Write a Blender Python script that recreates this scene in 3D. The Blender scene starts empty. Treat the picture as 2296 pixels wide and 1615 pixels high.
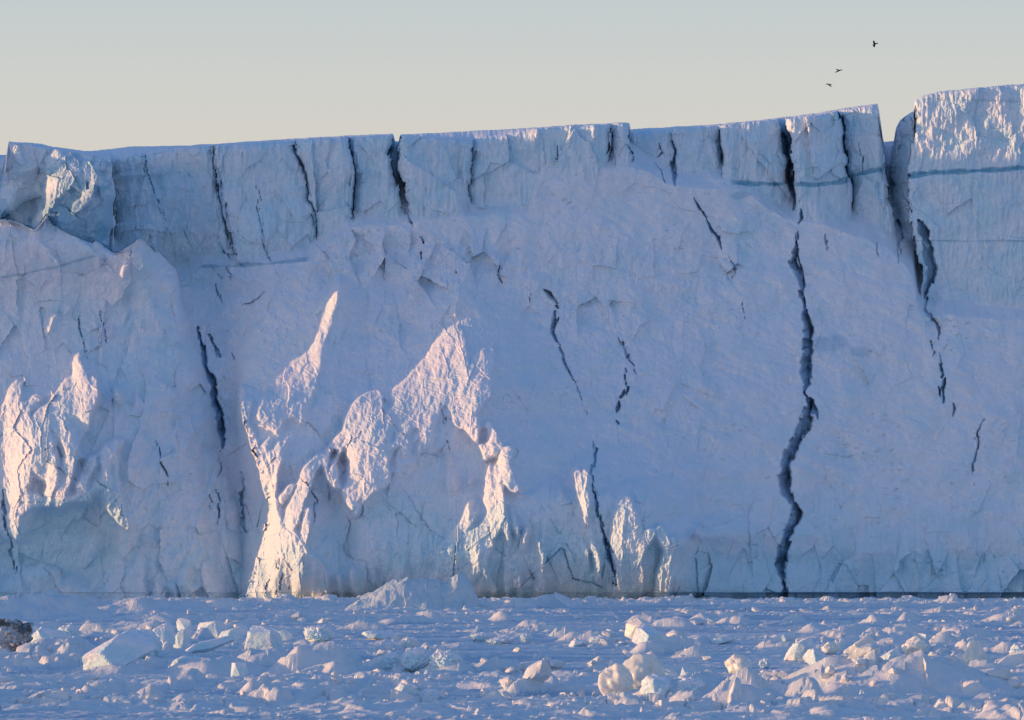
import bpy, math, random
import numpy as np
from mathutils import Vector

# ------------------------------------------------------------------ camera, sky, sun, exposure
S = bpy.context.scene
COL = S.collection
K = 1.0e-4            # metres per metre of distance for one unit of the 2296 x 1615 sketch grid
CX, HY, H0 = 1148.0, 1140.0, 12.0
SUN_EL, SUN_STR = 2.7, 4.3
cam_d = bpy.data.cameras.new("camera"); cam = bpy.data.objects.new("camera", cam_d); COL.objects.link(cam)
cam.location = (0, 0, H0); cam.rotation_euler = (math.radians(90), 0, 0)
cam_d.sensor_width = 36.0; cam_d.lens = 36.0 / (2296 * K); cam_d.shift_y = (HY - 807.5) / 2296.0
cam_d.clip_start = 1.0; cam_d.clip_end = 20000.0
S.camera = cam
S.render.resolution_x, S.render.resolution_y = 1024, 720

W = bpy.data.worlds.new("World"); S.world = W; W.use_nodes = True
nt = W.node_tree
bg = nt.nodes["Background"]
sky = nt.nodes.new("ShaderNodeTexSky"); sky.sky_type = 'NISHITA'; sky.sun_disc = False
sky.sun_elevation = math.radians(SUN_EL); sky.sun_rotation = math.radians(-90)
sky.altitude = 0; sky.air_density = 1.0; sky.dust_density = 0.6; sky.ozone_density = 2.0
# dusk air: the physical sky of a very low sun, mixed with the measured fade from warm horizon to deep blue zenith
wtc = nt.nodes.new("ShaderNodeTexCoord"); wsep = nt.nodes.new("ShaderNodeSeparateXYZ"); nt.links.new(wtc.outputs['Generated'], wsep.inputs[0])
ramp = nt.nodes.new("ShaderNodeValToRGB"); nt.links.new(wsep.outputs[2], ramp.inputs[0])
SKY_STOPS = [(0.0, (.70, .65, .57)), (.075, (.710, .662, .600)), (.095, (.655, .662, .632)), (.116, (.565, .632, .655)), (.18, (.34, .45, .59)), (.32, (.17, .31, .54)), (.65, (.11, .25, .55)), (1.0, (.09, .225, .54))]
while len(ramp.color_ramp.elements) < len(SKY_STOPS): ramp.color_ramp.elements.new(0.5)
for e_, (p_, c_) in zip(ramp.color_ramp.elements, SKY_STOPS): e_.position = p_; e_.color = (*c_, 1)
for e_, (p_, c_) in zip(ramp.color_ramp.elements, SKY_STOPS): e_.position = p_; e_.color = (*c_, 1)
sc_ = nt.nodes.new("ShaderNodeVectorMath"); sc_.operation = 'SCALE'; sc_.inputs[3].default_value = 0.15
nt.links.new(sky.outputs[0], sc_.inputs[0])
tint = nt.nodes.new("ShaderNodeMix"); tint.data_type = 'RGBA'; tint.inputs[0].default_value = 0.93
nt.links.new(sc_.outputs[0], tint.inputs[6]); nt.links.new(ramp.outputs[0], tint.inputs[7]); # the bright warm aureole low over the sunward horizon
gx = nt.nodes.new("ShaderNodeMapRange"); gx.interpolation_type = 'SMOOTHSTEP'; nt.links.new(wsep.outputs[0], gx.inputs[0])
gx.inputs[1].default_value = -.15; gx.inputs[2].default_value = -1; gx.inputs[3].default_value = 0; gx.inputs[4].default_value = 1
gz = nt.nodes.new("ShaderNodeMapRange"); gz.interpolation_type = 'SMOOTHSTEP'; nt.links.new(wsep.outputs[2], gz.inputs[0])
gz.inputs[1].default_value = .34; gz.inputs[2].default_value = 0; gz.inputs[3].default_value = 0; gz.inputs[4].default_value = 1
gp = nt.nodes.new("ShaderNodeMath"); gp.operation = 'MULTIPLY'; nt.links.new(gx.outputs[0], gp.inputs[0]); nt.links.new(gz.outputs[0], gp.inputs[1])
gcol = nt.nodes.new("ShaderNodeVectorMath"); gcol.operation = 'SCALE'; gcol.inputs[0].default_value = (2.3, 1.5, .88); nt.links.new(gp.outputs[0], gcol.inputs[3])
gm = nt.nodes.new("ShaderNodeVectorMath"); gm.operation = 'ADD'
nt.links.new(tint.outputs[2], gm.inputs[0]); nt.links.new(gcol.outputs[0], gm.inputs[1]); nt.links.new(gm.outputs[0], bg.inputs[0])
bg.inputs[1].default_value = 1.0

sun_d = bpy.data.lights.new("sun", 'SUN'); sun = bpy.data.objects.new("sun", sun_d); COL.objects.link(sun)
sun_d.energy = SUN_STR; sun_d.angle = math.radians(0.5); sun_d.color = (1.0, 0.545, 0.225)
SUN_AZ = 0.0      # degrees the sun stands on the camera's side of due left
L = Vector((-math.cos(math.radians(SUN_EL)) * math.cos(math.radians(SUN_AZ)), -math.cos(math.radians(SUN_EL)) * math.sin(math.radians(SUN_AZ)), math.sin(math.radians(SUN_EL))))
sun.rotation_euler = L.to_track_quat('Z', 'Y').to_euler(); sun.location = (-300, 300, 200)

S.view_settings.view_transform = 'Standard'; S.view_settings.look = 'None'
S.view_settings.gamma = 1.0; S.view_settings.exposure = 0.0
S.cycles.max_bounces = 8; S.cycles.diffuse_bounces = 5; S.cycles.glossy_bounces = 2
S.cycles.use_denoising = True

# ------------------------------------------------------------------ noise
_rng = np.random.RandomState(7)
PERM = np.concatenate([_rng.permutation(256)] * 3).astype(np.int32)
GR = _rng.randn(256, 3); GR /= np.linalg.norm(GR, axis=1)[:, None]; GR = GR.astype(np.float32)
def _f(t): return t * t * t * (t * (t * 6 - 15) + 10)
def p2(x, y, s=0):
    x = np.asarray(x, np.float32) + s * 17.31; y = np.asarray(y, np.float32) + s * 9.73
    xi = np.floor(x).astype(np.int32); yi = np.floor(y).astype(np.int32)
    xf = x - xi; yf = y - yi; xi &= 255; yi &= 255
    u = _f(xf); v = _f(yf)
    def g(a, b, fx, fy):
        h = PERM[PERM[a] + b]
        return GR[h, 0] * fx + GR[h, 1] * fy
    a = g(xi, yi, xf, yf); b = g(xi + 1, yi, xf - 1, yf); c = g(xi, yi + 1, xf, yf - 1); d = g(xi + 1, yi + 1, xf - 1, yf - 1)
    return 1.3 * ((a + u * (b - a)) + v * ((c + u * (d - c)) - (a + u * (b - a))))
def p3(x, y, z, s=0):
    x = np.asarray(x, np.float32) + s * 17.31; y = np.asarray(y, np.float32) + s * 9.73; z = np.asarray(z, np.float32)
    xi = np.floor(x).astype(np.int32); yi = np.floor(y).astype(np.int32); zi = np.floor(z).astype(np.int32)
    xf = x - xi; yf = y - yi; zf = z - zi; xi &= 255; yi &= 255; zi &= 255
    u = _f(xf); v = _f(yf); w = _f(zf); r = 0
    for i in (0, 1):
        for j in (0, 1):
            for k in (0, 1):
                h = PERM[PERM[PERM[xi + i] + yi + j] + zi + k]
                d = GR[h, 0] * (xf - i) + GR[h, 1] * (yf - j) + GR[h, 2] * (zf - k)
                r = r + d * (u if i else 1 - u) * (v if j else 1 - v) * (w if k else 1 - w)
    return r * 1.3
def fbm(x, y, wl, o=4, s=0, g=0.5, sx=1.0, sy=1.0):
    r = 0; a = 1.0; f = 1.0 / wl; n = 0
    for i in range(o):
        r = r + a * p2(x * f / sx, y * f / sy, s + i); n += a; a *= g; f *= 2.03
    return r / n
def ridged(x, y, wl, o=4, s=0, sx=1.0, sy=1.0):
    r = 0; a = 1.0; f = 1.0 / wl; n = 0
    for i in range(o):
        r = r + a * (1 - 2 * np.abs(p2(x * f / sx, y * f / sy, s + i))); n += a; a *= 0.5; f *= 2.03
    return r / n
def fb3(x, y, z, wl, o=4, s=0, bill=False):
    r = 0; a = 1.0; f = 1.0 / wl; n = 0
    for i in range(o):
        q = p3(x * f, y * f, z * f, s + i)
        r = r + a * (np.abs(q) * 2 - .5 if bill else q); n += a; a *= 0.5; f *= 2.03
    return r / n
def cells(x, y, wl, s=0, sx=1.0, sy=1.0, tilt=1.0):
    """faceted relief: each cell of a jittered grid carries its own tilted plane"""
    x = x / (wl * sx); y = y / (wl * sy)
    xi = np.floor(x).astype(np.int32); yi = np.floor(y).astype(np.int32)
    best = np.full(x.shape, 1e9, np.float32); sec = np.full(x.shape, 1e9, np.float32); val = np.zeros(x.shape, np.float32)
    for i in (-1, 0, 1):
        for j in (-1, 0, 1):
            h = PERM[PERM[(xi + i + s * 31) & 255] + ((yi + j) & 255)]
            jx = (h % 16) / 16.0; jy = (h // 16) / 16.0
            h2 = PERM[h + 91]; h3 = PERM[h2 + 53]
            dx = x - (xi + i + jx); dy = y - (yi + j + jy)
            d = dx * dx + dy * dy
            v = (h2 / 255.0 - .5) + tilt * (dx * (h3 / 127.5 - 1) + dy * (PERM[h3 + 7] / 127.5 - 1))
            m = d < best
            sec = np.where(m, best, np.minimum(sec, d)); val = np.where(m, v, val); best = np.where(m, d, best)
    return val, np.sqrt(sec) - np.sqrt(best)
def sst(a, b, x):
    t = np.clip((x - a) / (b - a), 0, 1); return t * t * (3 - 2 * t)

# ------------------------------------------------------------------ materials
def principled(name):
    m = bpy.data.materials.new(name); m.use_nodes = True
    return m, m.node_tree, m.node_tree.nodes["Principled BSDF"]
def N(t, kind, **kw):
    n = t.nodes.new(kind)
    for k, v in kw.items(): setattr(n, k, v)
    return n
def mixc(t, fac, a, b, blend='MIX'):
    n = N(t, "ShaderNodeMix", data_type='RGBA', blend_type=blend)
    for sock, val in ((n.inputs[0], fac), (n.inputs[6], a), (n.inputs[7], b)):
        if hasattr(val, 'is_linked') or hasattr(val, 'links'): t.links.new(val, sock)
        else: sock.default_value = val
    return n.outputs[2]
def mr(t, v, a, b, c=0.0, d=1.0):
    n = N(t, "ShaderNodeMapRange"); n.inputs[1].default_value = a; n.inputs[2].default_value = b
    n.inputs[3].default_value = c; n.inputs[4].default_value = d; t.links.new(v, n.inputs[0]); return n.outputs[0]
def noise(t, co, scale, det=5, rough=.6):
    n = N(t, "ShaderNodeTexNoise"); n.inputs['Scale'].default_value = scale; n.inputs['Detail'].default_value = det
    n.inputs['Roughness'].default_value = rough; t.links.new(co, n.inputs['Vector']); return n.outputs[0]
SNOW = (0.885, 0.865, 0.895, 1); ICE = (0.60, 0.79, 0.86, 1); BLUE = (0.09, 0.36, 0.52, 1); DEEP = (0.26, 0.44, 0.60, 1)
def ice_material(name, bump=0.5, bscale=1.0, attr=True, snow=SNOW, ice=ICE, rough=.55):
    m, t, b = principled(name)
    tc = N(t, "ShaderNodeTexCoord"); co = tc.outputs['Object']
    n1 = noise(t, co, 0.25 * bscale, 6, .62); n2 = noise(t, co, 1.7 * bscale, 6, .65); n3 = noise(t, co, 0.05, 3, .5)
    if attr:
        at = N(t, "ShaderNodeAttribute"); at.attribute_name = "tone"
        sp = N(t, "ShaderNodeSeparateColor"); t.links.new(at.outputs['Color'], sp.inputs[0])
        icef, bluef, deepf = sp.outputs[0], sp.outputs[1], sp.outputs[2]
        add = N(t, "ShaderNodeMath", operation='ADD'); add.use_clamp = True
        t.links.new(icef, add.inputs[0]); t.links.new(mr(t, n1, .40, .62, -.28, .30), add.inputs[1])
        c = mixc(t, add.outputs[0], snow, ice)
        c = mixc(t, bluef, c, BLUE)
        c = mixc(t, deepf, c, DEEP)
    else:
        c = mixc(t, mr(t, n1, .42, .60), snow, ice)
    c = mixc(t, mr(t, n2, .3, .7, 0.0, .12), c, (0.62, 0.66, 0.74, 1))
    t.links.new(c, b.inputs['Base Color'])
    t.links.new(mr(t, n2, .35, .65, rough - .2, rough + .2), b.inputs['Roughness'])
    b.inputs['Specular IOR Level'].default_value = 0.35
    bp = N(t, "ShaderNodeBump"); bp.inputs['Strength'].default_value = bump; bp.inputs['Distance'].default_value = 0.25 / bscale
    n4 = noise(t, co, 2.6 * bscale, 8, .68); t.links.new(n4, bp.inputs['Height']); t.links.new(bp.outputs[0], b.inputs['Normal'])
    return m
M_CLIFF = ice_material("glacier_ice", .42)
M_SEA = ice_material("sea_ice_snow", .5, 2.2, snow=(0.80, 0.79, 0.785, 1), ice=(0.56, 0.68, 0.74, 1))
M_CHUNK = ice_material("block_ice", .35, 2.5, attr=False)
M_CLEAR = ice_material("clear_ice", .12, 2.0, attr=False, snow=(0.90, 0.85, 0.76, 1), ice=(0.82, 0.82, 0.76, 1), rough=.4)
_b = M_CLEAR.node_tree.nodes['Principled BSDF']; _b.inputs['Subsurface Weight'].default_value = .6; _b.inputs['Subsurface Radius'].default_value = (1.0, .75, .5); _b.inputs['Subsurface Scale'].default_value = .35
md, t_, b_ = principled("dirty_ice")
co_ = N(t_, "ShaderNodeTexCoord").outputs['Object']
t_.links.new(mixc(t_, mr(t_, noise(t_, co_, .7, 6, .7), .44, .54), (0.10, 0.098, 0.09, 1), (0.55, 0.57, 0.60, 1)), b_.inputs['Base Color'])
b_.inputs['Roughness'].default_value = .6
mb_, t_, b_ = principled("black_feathers"); b_.inputs['Base Color'].default_value = (0.012, 0.012, 0.014, 1); b_.inputs['Roughness'].default_value = .6

# ------------------------------------------------------------------ object helpers
def empty(name, loc, label=None, cat=None, group=None):
    o = bpy.data.objects.new(name, None); COL.objects.link(o); o.location = loc; o.empty_display_size = 1
    tag(o, label, cat, group); return o
def tag(o, label=None, cat=None, group=None, kind=None):
    if label: o['label'] = label
    if cat: o['category'] = cat
    if group: o['group'] = group
    if kind: o['kind'] = kind
    return o
def mesh_obj(name, V, F, mat, parent=None, tone=None, smooth=False, loc=None):
    """V (n,3) world coordinates, F (m,4) or (m,3) int array"""
    me = bpy.data.meshes.new(name)
    V = np.asarray(V, np.float32)
    if loc is not None: V = V - np.array(loc, np.float32)
    F = np.asarray(F, np.int32); k = F.shape[1]
    me.vertices.add(len(V)); me.vertices.foreach_set("co", V.ravel())
    me.loops.add(F.size); me.loops.foreach_set("vertex_index", F.ravel())
    me.polygons.add(len(F)); me.polygons.foreach_set("loop_start", np.arange(0, F.size, k, dtype=np.int32))
    me.polygons.foreach_set("use_smooth", np.full(len(F), smooth, bool))
    me.materials.append(mat)
    if tone is not None:
        a = me.color_attributes.new("tone", 'FLOAT_COLOR', 'POINT')
        c = np.ones((len(V), 4), np.float32); c[:, :3] = tone; a.data.foreach_set("color", c.ravel())
    me.update(); me.validate()
    o = bpy.data.objects.new(name, me); COL.objects.link(o)
    if loc is not None: o.location = loc
    if parent is not None: o.parent = parent
    return o
def grid_faces(nr, nc):
    i = np.arange(nr - 1)[:, None] * nc + np.arange(nc - 1)[None, :]
    return np.stack([i, i + 1, i + nc + 1, i + nc], -1)
def ray(px, py, Y):
    return np.stack([(px - CX) * K * Y, Y, H0 - (py - HY) * K * Y], -1)

# ------------------------------------------------------------------ strokes used to carve the relief
class Field:
    def __init__(s, X, Y):
        s.X, s.Y = X, Y
    def sub(s, pts, pad):
        p = np.array(pts, float)
        m = (s.X > p[:, 0].min() - pad) & (s.X < p[:, 0].max() + pad) & (s.Y > p[:, 1].min() - pad) & (s.Y < p[:, 1].max() + pad)
        return m, p
def pline(x, y, p):
    """distance to polyline, side (+ right when it runs down the picture), and interpolated extra columns"""
    best = np.full(x.shape, 1e9, np.float32); side = np.ones(x.shape, np.float32)
    ex = np.zeros(x.shape + (p.shape[1] - 2,), np.float32)
    for a, b in zip(p[:-1], p[1:]):
        dx, dy = b[0] - a[0], b[1] - a[1]; l2 = dx * dx + dy * dy + 1e-9
        t = np.clip(((x - a[0]) * dx + (y - a[1]) * dy) / l2, 0, 1)
        vx = x - (a[0] + t * dx); vy = y - (a[1] + t * dy); d = np.hypot(vx, vy); m = d < best
        best = np.where(m, d, best); side = np.where(m, np.where(dx * (y - a[1]) - dy * (x - a[0]) < 0, 1, -1), side)
        for k in range(ex.shape[-1]): ex[..., k] = np.where(m, a[2 + k] + t * (b[2 + k] - a[2 + k]), ex[..., k])
    return best, side, ex
def inpoly(x, y, p):
    r = np.zeros(x.shape, bool); n = len(p)
    for i in range(n):
        (x1, y1), (x2, y2) = p[i][:2], p[(i + 1) % n][:2]
        if y1 == y2: continue
        r ^= ((y1 > y) != (y2 > y)) & (x < (x2 - x1) * (y - y1) / (y2 - y1) + x1)
    return r
def polysd(x, y, p):
    """signed distance, positive inside"""
    p = np.array(p, float)[:, :2]; q = np.vstack([p, p[:1]])
    d, _, _ = pline(x, y, q); return np.where(inpoly(x, y, p), d, -d)

# ------------------------------------------------------------------ the ice cliff: relief of the whole front
Y0 = 600.0
SKX = [(-960,214),(-330,214),(-300,262),(-200,300),(-60,345),(0,348),(15,348),(19,318),(60,320),(95,323),(110,328),(150,333),(190,339),(215,338),(290,329),(350,328),(430,326),(490,322),(640,312),(800,303),(878,300),(883,301),(885,317),(894,317),(897,302),(1000,297),(1150,289),(1290,280),(1400,275),(1412,277),(1414,290),(1520,284),(1600,279),(1700,270),(1757,263),(1765,262),(1830,254),(1880,245),(1966,232),(1969,234),(1981,318),(2004,316),(2009,287),(2018,270),(2030,260),(2048,250),(2052,224),(2070,214),(2100,207),(2160,200),(2250,191),(2296,188),(2560,178),(3000,170)]
FRX = [(-960,215),(-330,215),(-300,263),(-200,302),(-60,352),(0,360),(15,356),(19,320),(60,323),(95,326),(110,331),(150,340),(190,345),(215,350),(247,364),(262,356),(305,349),(373,337),(468,327),(490,326),(522,324),(640,318),(700,312),(800,307),(878,303),(883,304),(885,320),(894,320),(897,305),(938,307),(1057,314),(1090,308),(1125,306),(1203,288),(1290,283),(1400,277),(1412,279),(1414,297),(1480,292),(1520,289),(1620,281),(1700,273),(1757,266),(1765,268),(1830,259),(1880,250),(1966,234),(1969,236),(1981,330),(2004,330),(2009,288),(2018,271),(2030,261),(2048,251),(2052,225),(2070,215),(2100,208),(2160,201),(2250,192),(2296,189),(2560,179),(3000,171)]
def tab(x, pts): a = np.array(pts, float); return np.interp(x, a[:, 0], a[:, 1])
def base_P(y): return np.interp(y, [150, 340, 480, 1000, 1200, 1345], [14.5, 14, 12.2, -4.2, -8.8, -10.5])
SLANT = [(250,.2),(520,.22),(680,.2),(785,.03),(890,.17),(1060,.02),(1400,0),(1510,.05),(1620,-.05),(1757,.10),(1890,.16),(2000,.06),(2060,0)]
BOUND = [[(18,300),(12,400)], [(246,300),(262,600)], [(472,320),(476,335),(484,390),(496,450),(508,500),(518,540),(530,600)], [(660,312),(664,340),(674,372),(684,392),(690,420),(693,450),(706,478),(714,560)],
 [(783,308),(786,340),(793,380),(794,420),(790,440),(789,478),(794,520)], [(882,303),(874,345),(876,378),(888,405),(896,440),(904,478),(916,506)], [(897,303),(892,345),(893,378),(903,405),(909,440),(918,478),(928,506)],
 [(1062,316),(1060,350),(1052,420),(1058,500)], [(1370,280),(1368,330),(1358,370)], [(1411,285),(1413,330),(1421,350),(1414,380)], [(1506,318),(1514,338),(1508,365),(1512,400),(1518,430)], [(1614,284),(1618,330),(1624,348),(1620,395),(1618,430)],
 [(1750,266),(1758,330),(1764,400),(1770,440),(1776,480)], [(1764,266),(1774,330),(1780,400),(1783,440),(1784,480)], [(1880,250),(1890,310),(1898,360),(1905,400),(1911,470)], [(1968,234),(1980,300),(1984,380),(1990,420),(1998,470),(2008,530)],
 [(2007,280),(2000,340),(1998,420),(2004,480),(2012,530)], [(2052,225),(2049,300),(2041,350),(2036,390),(2042,500),(2052,540),(2068,620)]]
BD = [(27,27),(17,15),(30,17.6),(14.2,16.4),(16.0,13.4),(16.6,14.6),(34,34),(13.6,15.2),(16.6,13.2),(15.6,14),(21,18),(17.2,19.2),(15.4,17),(27,27),(13.6,15.8),(19.4,16.4),(60,60),(26,19),(13.2,10.2)]
TB = [(-400,620),(0,620),(246,640),(400,640),(455,600),(690,585),(740,545),(780,508),(900,500),(1000,490),(1185,475),(1200,420),(1222,378),(1415,374),(1500,412),(1545,425),(1650,420),(1700,450),(1760,490),(1900,520),(2000,560),(2048,620),(2060,700),(2300,720),(3000,720)]

def cliff(X, Y):
    R = .0014 * X - .0030 * np.minimum(X, 1500) * sst(650, 1050, Y) * sst(-60, 200, X) * sst(2000, 1450, X)                                     # the front falls back slowly to the right
    wx = X + 7 * fbm(X, Y, 46, 3, 1) + 3 * fbm(X, Y, 13, 3, 2)
    wy = Y + 7 * fbm(X, Y, 46, 3, 5) + 3 * fbm(X, Y, 13, 3, 6)
    jx = X + 2.2 * fbm(X, Y, 11, 3, 11) + 3 * fbm(X, Y, 34, 2, 13) + 7 * cells(X, Y, 19, 13, 1, 1.3, .5)[0] + 4 * p2(X * .01, Y * .018, 14); jy = Y + 2.2 * fbm(X, Y, 11, 3, 15)
    ice = np.zeros(X.shape, np.float32); blue = ice.copy(); deep = ice.copy()
    f_fine = fbm(X, Y, 13, 4, 21); f_mid = fbm(X, Y, 62, 4, 25); f_big = fbm(X, Y, 240, 3, 29)
    flut = ridged(X, Y, 26, 4, 33, sy=5.5); cval, cedge = cells(wx, wy, 105, 3, 1.0, 2.1)
    cv2, ce2 = cells(wx, wy, 46, 9, 1.0, 1.7)
    # upper tier of blocks
    T = np.full(X.shape, 14, np.float32); yb = Y + 3 * p2(X * .02, Y * .03, 3)
    XB = [np.full(X.shape, -420.0)] + [np.interp(yb, *np.array([(q_[1], q_[0]) for q_ in b_], float).T) for b_ in BOUND] + [np.full(X.shape, 2310.0)]
    for k_, (d0, d1) in enumerate(BD):
        a, b = XB[k_], XB[k_ + 1]; m = (jx >= a) & ((jx < b) | (k_ == len(BD) - 1)); t = np.clip((jx - a) / (b - a), 0, 1); e = np.minimum(jx - a, b - jx)
        T = np.where(m, d0 + (d1 - d0) * t + (2.0 * np.exp(-np.clip(e, 0, 99) / 7.0) if k_ not in (0, 6, 13, 16) and k_ < 18 else 0), T)
    T = T - .0040 * (Y - 300) + 1.1 * cval * np.where(jx > XB[18], .4, 1) + .5 * cv2 * np.where(jx > XB[18], .4, 1) + np.where(jx > XB[18], .28, .75) * flut + .26 * f_fine + 1.1 * f_mid + .35 * ridged(X, Y, 11, 3, 37, sy=4)
    T = T + 1.0 * np.exp(-np.clip(Y - tab(X, FRX), 0, 99) / 4.0)
    # the tall block behind the bay, seen edge on
    # snow slope below
    tb = tab(X, TB) + 16 * fbm(X, Y, 60, 3, 41)
    bay = sst(720, 430, X) * sst(900, 620, Y)
    Sl = base_P(Y) + .8 + np.clip(tb - Y, 0, 999) * .12 + 7.0 * bay
    lowz = sst(1080, 1230, Y + 30 * f_mid)
    Sl = Sl + 1.5 * f_big * (1 - lowz) + 1.1 * f_mid + .17 * f_fine + .45 * cv2 * (.25 + .75 * lowz) + 1.0 * cval * (.25 + .75 * lowz) + .6 * flut * lowz
    rough = sst(.05, .35, fbm(X, Y, 190, 3, 47)) * (1 - lowz)
    Sl = Sl + rough * (.9 * cv2 + .5 * ridged(X, Y, 22, 3, 51))
    # streaks of wind-packed snow running down to the right
    Sl = Sl + .45 * ridged(X + .9 * Y, Y - .4 * X, 34, 3, 57, sx=4.0) * (1 - lowz)
    pit = sst(.30, .46, p2((X + .4 * Y) / 15, Y / 8, 301)) * sst(-.05, .3, fbm(X, Y, 120, 2, 303))
    Sl = Sl + .32 * pit
    rz = sst(0, 1, 1.6 - np.hypot((X - 930) / 200, (Y - 590) / 60)) ; Sl = Sl + rz * (1.6 * cv2 + .8 * ridged(X, Y, 30, 3, 305))
    D = np.minimum(T, Sl)
    isT = T < Sl
    ice = np.where(isT, .62, .10 + .42 * lowz + .30 * rough)
    # gully with its dark cleft between the left buttress and the middle slope
    g, _, gx = pline(wx, wy, np.array([(420,560,3,70),(455,680,6,85),(478,800,8,80),(500,930,10,60),(512,1050,10,50),(530,1180,8,50),(548,1345,6,40)], float))
    D = D + gx[..., 0] * np.exp(-(g / gx[..., 1]) ** 2)
    # bay floor
    # left buttress
    LM = [(-420,480),(-60,500),(0,492),(22,495),(45,500),(76,516),(85,508),(105,483),(118,505),(150,522),(180,537),(208,545),(215,537),(232,552),(255,568),(264,568),(285,556),(312,534),(328,540),(347,557),(372,580),(396,606),(402,640),(412,690),(432,745),(452,800),(463,850),(476,905),(486,960),(492,1010),(512,1060),(540,1150),(552,1250),(556,1380),(-420,1380)]
    m, _ = FIELD.sub(LM, 30) if False else (np.ones(X.shape, bool), 0)
    sd = polysd(wx * .5 + X * .5, wy * .5 + Y * .5, LM)
    Pl = base_P(Y) + .2 + R * 0
    lumpz = sst(700, 900, Y) * (1 - sst(1180, 1230, Y))
    DL = Pl + 1.2 * f_big + .8 * f_mid + .22 * f_fine + .5 * cv2 + .7 * cval + 2.4 * np.exp(-np.clip(sd, 0, 99) / 9.0) + 5.0 * np.exp(-np.clip(sd, 0, 200) / 45.0) * sst(620, 760, Y) * sst(380, 440, X) + .3 * flut
    DL = DL - 8.5 * sst(680, 520, Y) * sst(360, 285, X)
    DL = DL + 2.6 * sst(330, 520, X + 60 * f_mid) + .0
    mL = sd > 0
    D = np.where(mL, np.minimum(D, DL), D); isL = mL & (DL <= D + 1e-3)
    ice = np.where(isL, .30 + .25 * cv2 + .25 * lowz, ice)
    # leaning blocks at the far left of the upper tier
    B1 = [(19,316),(95,320),(128,330),(112,352),(98,380),(96,440),(60,452),(20,480),(-4,492),(-2,440),(6,400),(14,350)]
    B1b = [(-30,440),(60,452),(96,430),(110,470),(120,560),(-30,560)]
    B2 = [(108,330),(150,336),(190,340),(247,358),(252,375),(249,392),(256,412),(259,440),(250,468),(253,500),(246,530),(250,562),(170,580),(96,540),(97,500),(92,440),(80,398),(84,372),(98,350)]
    for pg, d, rr, tl in ((B1b, 16.0, 3.0, .0), (B1, 11.0, 3.0, .016), (B2, 9.2, 6.0, -.006)):
        sd = polysd(wx * .35 + X * .65, wy * .35 + Y * .65, pg)
        Db = d + rr * np.exp(-np.clip(sd, 0, 99) / 14.0) + .45 * cv2 + 1.1 * f_mid + .35 * f_fine + tl * (X - pg[0][0]) + np.where(Y < 345, (345 - Y) * .16, 0) - .006 * (Y - 400)
        mm = (sd > 0) & ~isL & (Db < D)
        D = np.where(mm, Db, D); ice = np.where(mm, .45, ice)
        if pg is B2:
            v = sst(.05, .4, ridged(X * .8 + Y * .9, Y * .8 - X * .5, 40, 3, 61, sx=3.0)) * sst(400, 470, Y) + sst(.62, .9, ridged(X, Y, 60, 3, 63))
            blue = np.where(mm, np.clip(v * .55, 0, .6), blue)
        if pg is B1b: blue = np.where(mm, .35 + .3 * (f_mid > 0), blue)
    # middle buttress with its bright left edge
    BT = [(530,862),(536,905),(548,960),(566,1010),(580,1060),(592,1110),(598,1150),(590,1200),(572,1270),(548,1335),(545,1390),(800,1390),(860,1300),(830,1150),(770,1040),(700,960),(640,900),(580,860)]
    sd = polysd(jx, jy, BT); sdBT = sd
    DB = base_P(Y) - 1.5 + 5.5 * np.exp(-np.clip((sd), 0, 99) / 4.0) * sst(700, 640, X) + .7 * f_mid + .22 * f_fine + .35 * cv2 + .012 * np.clip(X - 600, 0, 400) + 4 * sst(960, 860, Y)
    mm = (sd > 0)
    D = np.where(mm, np.minimum(D, DB), D)
    # lower wall between the buttress and the right cleft stands slightly forward
    lw = sst(780, 900, X) * sst(1540, 1440, X) * sst(1030, 1130, Y + 25 * f_mid)
    D = D - (1.5 + 1.9 * sst(900, 1010, X) * sst(1560, 1300, X)) * lw
    ice = np.clip(ice + .25 * lw, 0, 1)
    # recess low on the left buttress
    RC = [(40,1180),(75,1130),(130,1120),(200,1110),(236,1070),(262,1120),(290,1180),(285,1230),(250,1290),(210,1330),(160,1320),(120,1310),(60,1290),(20,1340),(-60,1340),(-60,1200)]
    sd = polysd(wx, wy, RC)
    D = D + 3.2 * sst(0, 38, sd); ice = np.where(sd > 0, .85, ice); 
    f1 = [(-60,1300),(40,1290),(60,1270),(100,1262),(135,1275),(140,1300),(150,1318),(200,1325),(235,1300),(262,1280),(290,1265),(310,1225),(330,1235),(345,1390),(-60,1390)]
    sd = polysd(wx, wy, f1); D = np.where(sd > 0, np.minimum(D, base_P(Y) - .4 + 2.2 * np.exp(-np.clip(sd, 0, 99) / 9) + .5 * cv2 + .2 * f_fine), D)
    # -------- ridges and ribs: (x, y, height), left width, right width
    PR = np.zeros(X.shape, np.float32); LIT = np.zeros(X.shape, np.float32); NARROW = np.zeros(X.shape, np.float32)
    for pts, wl, wr in RIDGES:
        if wl < 100: pts = [(q[0], q[1], q[2] * .5, *q[3:]) for q in pts]
        m, p = FIELD.sub(pts, wl + wr + 30)
        d, sd, ex = pline(wx[m], wy[m], p)
        w = np.where(sd > 0, wr, wl) * (ex[..., 1] if p.shape[1] > 3 else 1.0)
        sh = np.clip(1 - d / w, 0, 1); sh = np.where(sd > 0, sh ** 1.4, sh)
        PR[m] = np.maximum(PR[m], ex[..., 0] * sh)
        if wl < 34: NARROW[m] = np.maximum(NARROW[m], (d < wl * 1.2) * (1.6 if wl < 18 else 1.0))
        if wl < 100: LIT[m] = np.maximum(LIT[m], np.where((sh > .06) & (sd < 0) | (d < 1.5), np.clip(.35 + d / (wl * .35), 0, 1), 0))
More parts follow.
